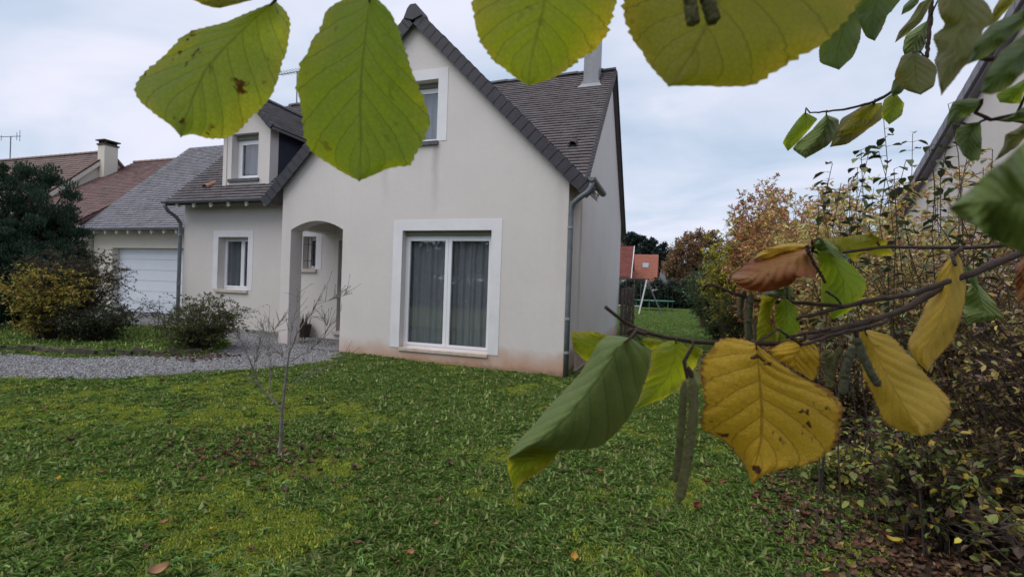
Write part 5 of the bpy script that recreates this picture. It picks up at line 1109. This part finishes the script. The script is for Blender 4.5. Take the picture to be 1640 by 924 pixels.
leaf(zd([(430,545),(380,620),(370,700),(400,780),(410,862)]), zd([(450,545),(530,600),(555,700),(555,780),(500,840),(410,862)]), .33, 'hz_green', label='small bright green leaf under the upper twig')
leaf(zd([(380,540),(280,520),(255,640),(240,760),(240,862)]), zd([(390,540),(350,640),(330,720),(400,800),(400,862),(240,862)]), .34, 'hz_olive', cup=-.01)
leaf(zd([(400,480),(300,500),(280,520),(360,540)]), zd([(480,460),(520,520),(500,560),(360,540)]), .36, 'hz_dark')
leaf(ze([(760,90),(725,120),(720,180),(735,290)]), ze([(790,90),(800,160),(800,240),(735,290)]), .22, 'hz_orange', label='orange leaf cut by the right edge')
leaf(ze([(530,200),(500,260),(500,340),(520,380)]), ze([(560,200),(640,290),(680,350),(560,370),(520,380)]), .50, 'hz_dark')
leaf(ze([(500,130),(520,190),(560,240)]), ze([(520,120),(560,180),(560,240)]), .48, 'hz_deep')
# catkins
def catkin(pts, d, r_, mat='catkin', stalk=None):
    q = resample([at_d(px, py, d) for px, py in pts], 60); q[1:-1] += lv_rng.normal(0, .00012, (58, 3)); t = np.linspace(0, 1, 60)
    r_ = r_*.56; prof = r_*np.clip(np.minimum(t*9+.35, (1-t)*11+.3), 0, 1)*(1+.07*np.cos(np.arange(60)*math.pi))
    mb = MB(); k = 12; mb.tube(q, list(prof), k)
    v = np.array(mb.v); c = np.repeat(q, k, 0); ph = (np.arange(60)[:, None]*1.57+np.arange(k)[None, :]*math.pi).ravel(); v = c+(v-c)*(1+.07*np.cos(ph))[:, None]; mb.v = [tuple(p) for p in v]
    o = obj('catkin', mb, M[mat], hz, smooth=True)
    if stalk: obj('stalk', MB().tube([at_d(px, py, d) for px, py in stalk], [r_*.45, r_*.6, r_*.5][:len(stalk)], 6), M['bark'], o)
    return o
catkin(z3([(838,300),(832,400),(818,560),(806,660),(798,742)]), .262, .0033, 'catkin', z3([(872,150),(835,215),(850,290)]))
catkin(z3([(872,280),(878,420),(858,600),(835,720),(810,838)]), .255, .0045, 'catkin', z3([(850,240),(862,260),(870,285)]))
catkin(z8([(825,-60),(832,0),(838,50),(845,95)]), .17, .0040, 'catkin'); catkin(z8([(880,-60),(895,0),(908,45),(920,82)]), .17, .0042, 'catkin')
catkin(zd([(150,490),(130,560),(120,620),(110,680)]), .35, .0030, 'catkin_grey'); catkin(zd([(200,510),(185,600),(175,720),(185,860)]), .345, .0046, 'catkin_grey'); catkin(zd([(245,700),(235,780),(240,860)]), .36, .0035, 'catkin_grey')
catkin(ze([(30,430),(60,520),(95,590),(130,650)]), .295, .0042, 'catkin_grey', ze([(30,395),(28,415),(32,435)]))
catkin([(1366,552),(1355,590),(1350,632)], .31, .0042, 'catkin_grey'); catkin([(1322,560),(1332,590),(1330,622)], .33, .0045, 'catkin'); catkin([(1345,556),(1335,585),(1325,615)], .34, .004, 'catkin')
# overhead twigs the top leaves hang from, and the stems they grow on (outside the picture)
branch([(1900, -160), (1600, -110), (1250, -90), (1050, -75), (880, -88), (700, -60), (592, -30), (500, -25), (442, -6)], .30, .235, .0035, .0014, hz, n=40)
branch([(880, -90), (881, -83)], .22, .215, .001, .001, hz, name='twig', n=4)
def wpath(P, r0, r1, k=8, n=20):
    q = resample(P, n); q[1:-1] += lv_rng.normal(0, .006, (n-2, 3)); return MB().tube(q, list(np.linspace(r0, r1, n)), k)
e1, e2 = at_d(1760, 330, .40), at_d(1900, -160, .30); e3 = at_d(1700, 380, .41)
obj('stem', wpath([(1.05, -.55, -.05), (1.0, -.45, .8), (.85, -.3, 1.5), (.7, -.3, 2.2), (.4, -.4, 3.2)], .022, .010), M['bark'], hz, smooth=True)
obj('stem', wpath([(1.12, -.60, -.05), (1.3, -.7, 1.0), (1.4, -.8, 2.2), (1.3, -.9, 3.4)], .024, .010), M['bark'], hz, smooth=True)
obj('stem', wpath([(.98, -.62, -.05), (.6, -.9, 1.2), (0, -1.2, 2.4), (-.6, -1.3, 3.3)], .022, .008), M['bark'], hz, smooth=True)
obj('branch', wpath([(.86, -.31, 1.45), (.72, -.05, 1.60), tuple(e1)], .0075, .0044, 8, 12), M['bark'], hz, smooth=True)
obj('branch', wpath([(.72, -.3, 2.1), (.60, -.1, 1.9), tuple(e2)], .0065, .0036, 8, 12), M['bark'], hz, smooth=True)
obj('branch', wpath([(.84, -.3, 1.52), (.66, .0, 1.58), tuple(e3)], .005, .0026, 8, 12), M['bark'], hz, smooth=True)
BP = np.array(BR_PTS)
for o, b, b2 in LEAF_BASES:                                   # leaf stalks to the nearest twig
    dd_ = np.linalg.norm(BP-b, axis=1); k = int(dd_.argmin())
    if .003 < dd_[k] < .075:
        ax_ = (b-b2)/(np.linalg.norm(b-b2)+1e-9); mid_ = (b+BP[k])/2+ax_*dd_[k]*.25
        obj('stalk', MB().tube([b2, b, mid_, BP[k]], [.0004, .0007, .0007, .0009], 6), M['bark'], o, smooth=True)
# crown above and behind the viewer: it shades the near lawn
n = 3600; rh_ = np.random.default_rng(123)
Cc_ = np.c_[rh_.uniform(-1.9, 2.3, 240), rh_.uniform(-2.6, .5, 240), rh_.uniform(2.1, 3.9, 240)]
k = rh_.integers(0, 240, n); P = Cc_[k]+rh_.normal(0, .16, (n, 3)); fw = (P-CAM)@CF; upz = -(P-CAM)@CYD; sd_ = np.abs((P-CAM)@CX)
ok = (fw < .02) | (upz > np.maximum(fw, 0)*.72+.18); P = P[ok]; n = len(P)
V, Q, Cl = leaf_arrays(P, rh_.normal(0, 1, (n, 3))-(0, 0, .5), rh_.normal(0, .5, (n, 3))+(0, 0, 1), rh_.uniform(.06, .11, n), rh_.uniform(.05, .085, n), pick(rh_, n, [(.14, .19, .04, 3), (.28, .26, .04, 2), (.40, .28, .04, 1)]))
link('foliage', npmesh('foliage', V, Q, Cl), M['foliage'], hz, kind='stuff')
tb = MB()
for i in range(0, 240, 3):
    p = Cc_[i]; s0 = np.array([(.5, -.35, 2.6), (1.35, -.85, 2.6), (-.2, -1.2, 2.6)][i % 3]); f_ = float((p-CAM)@CF)
    if f_ > .02: continue
    tb.tube([s0, (s0+p)/2+rh_.normal(0, .08, 3), p], [.007, .004, .0015], 4, False)
obj('branch', tb, M['bark'], hz)
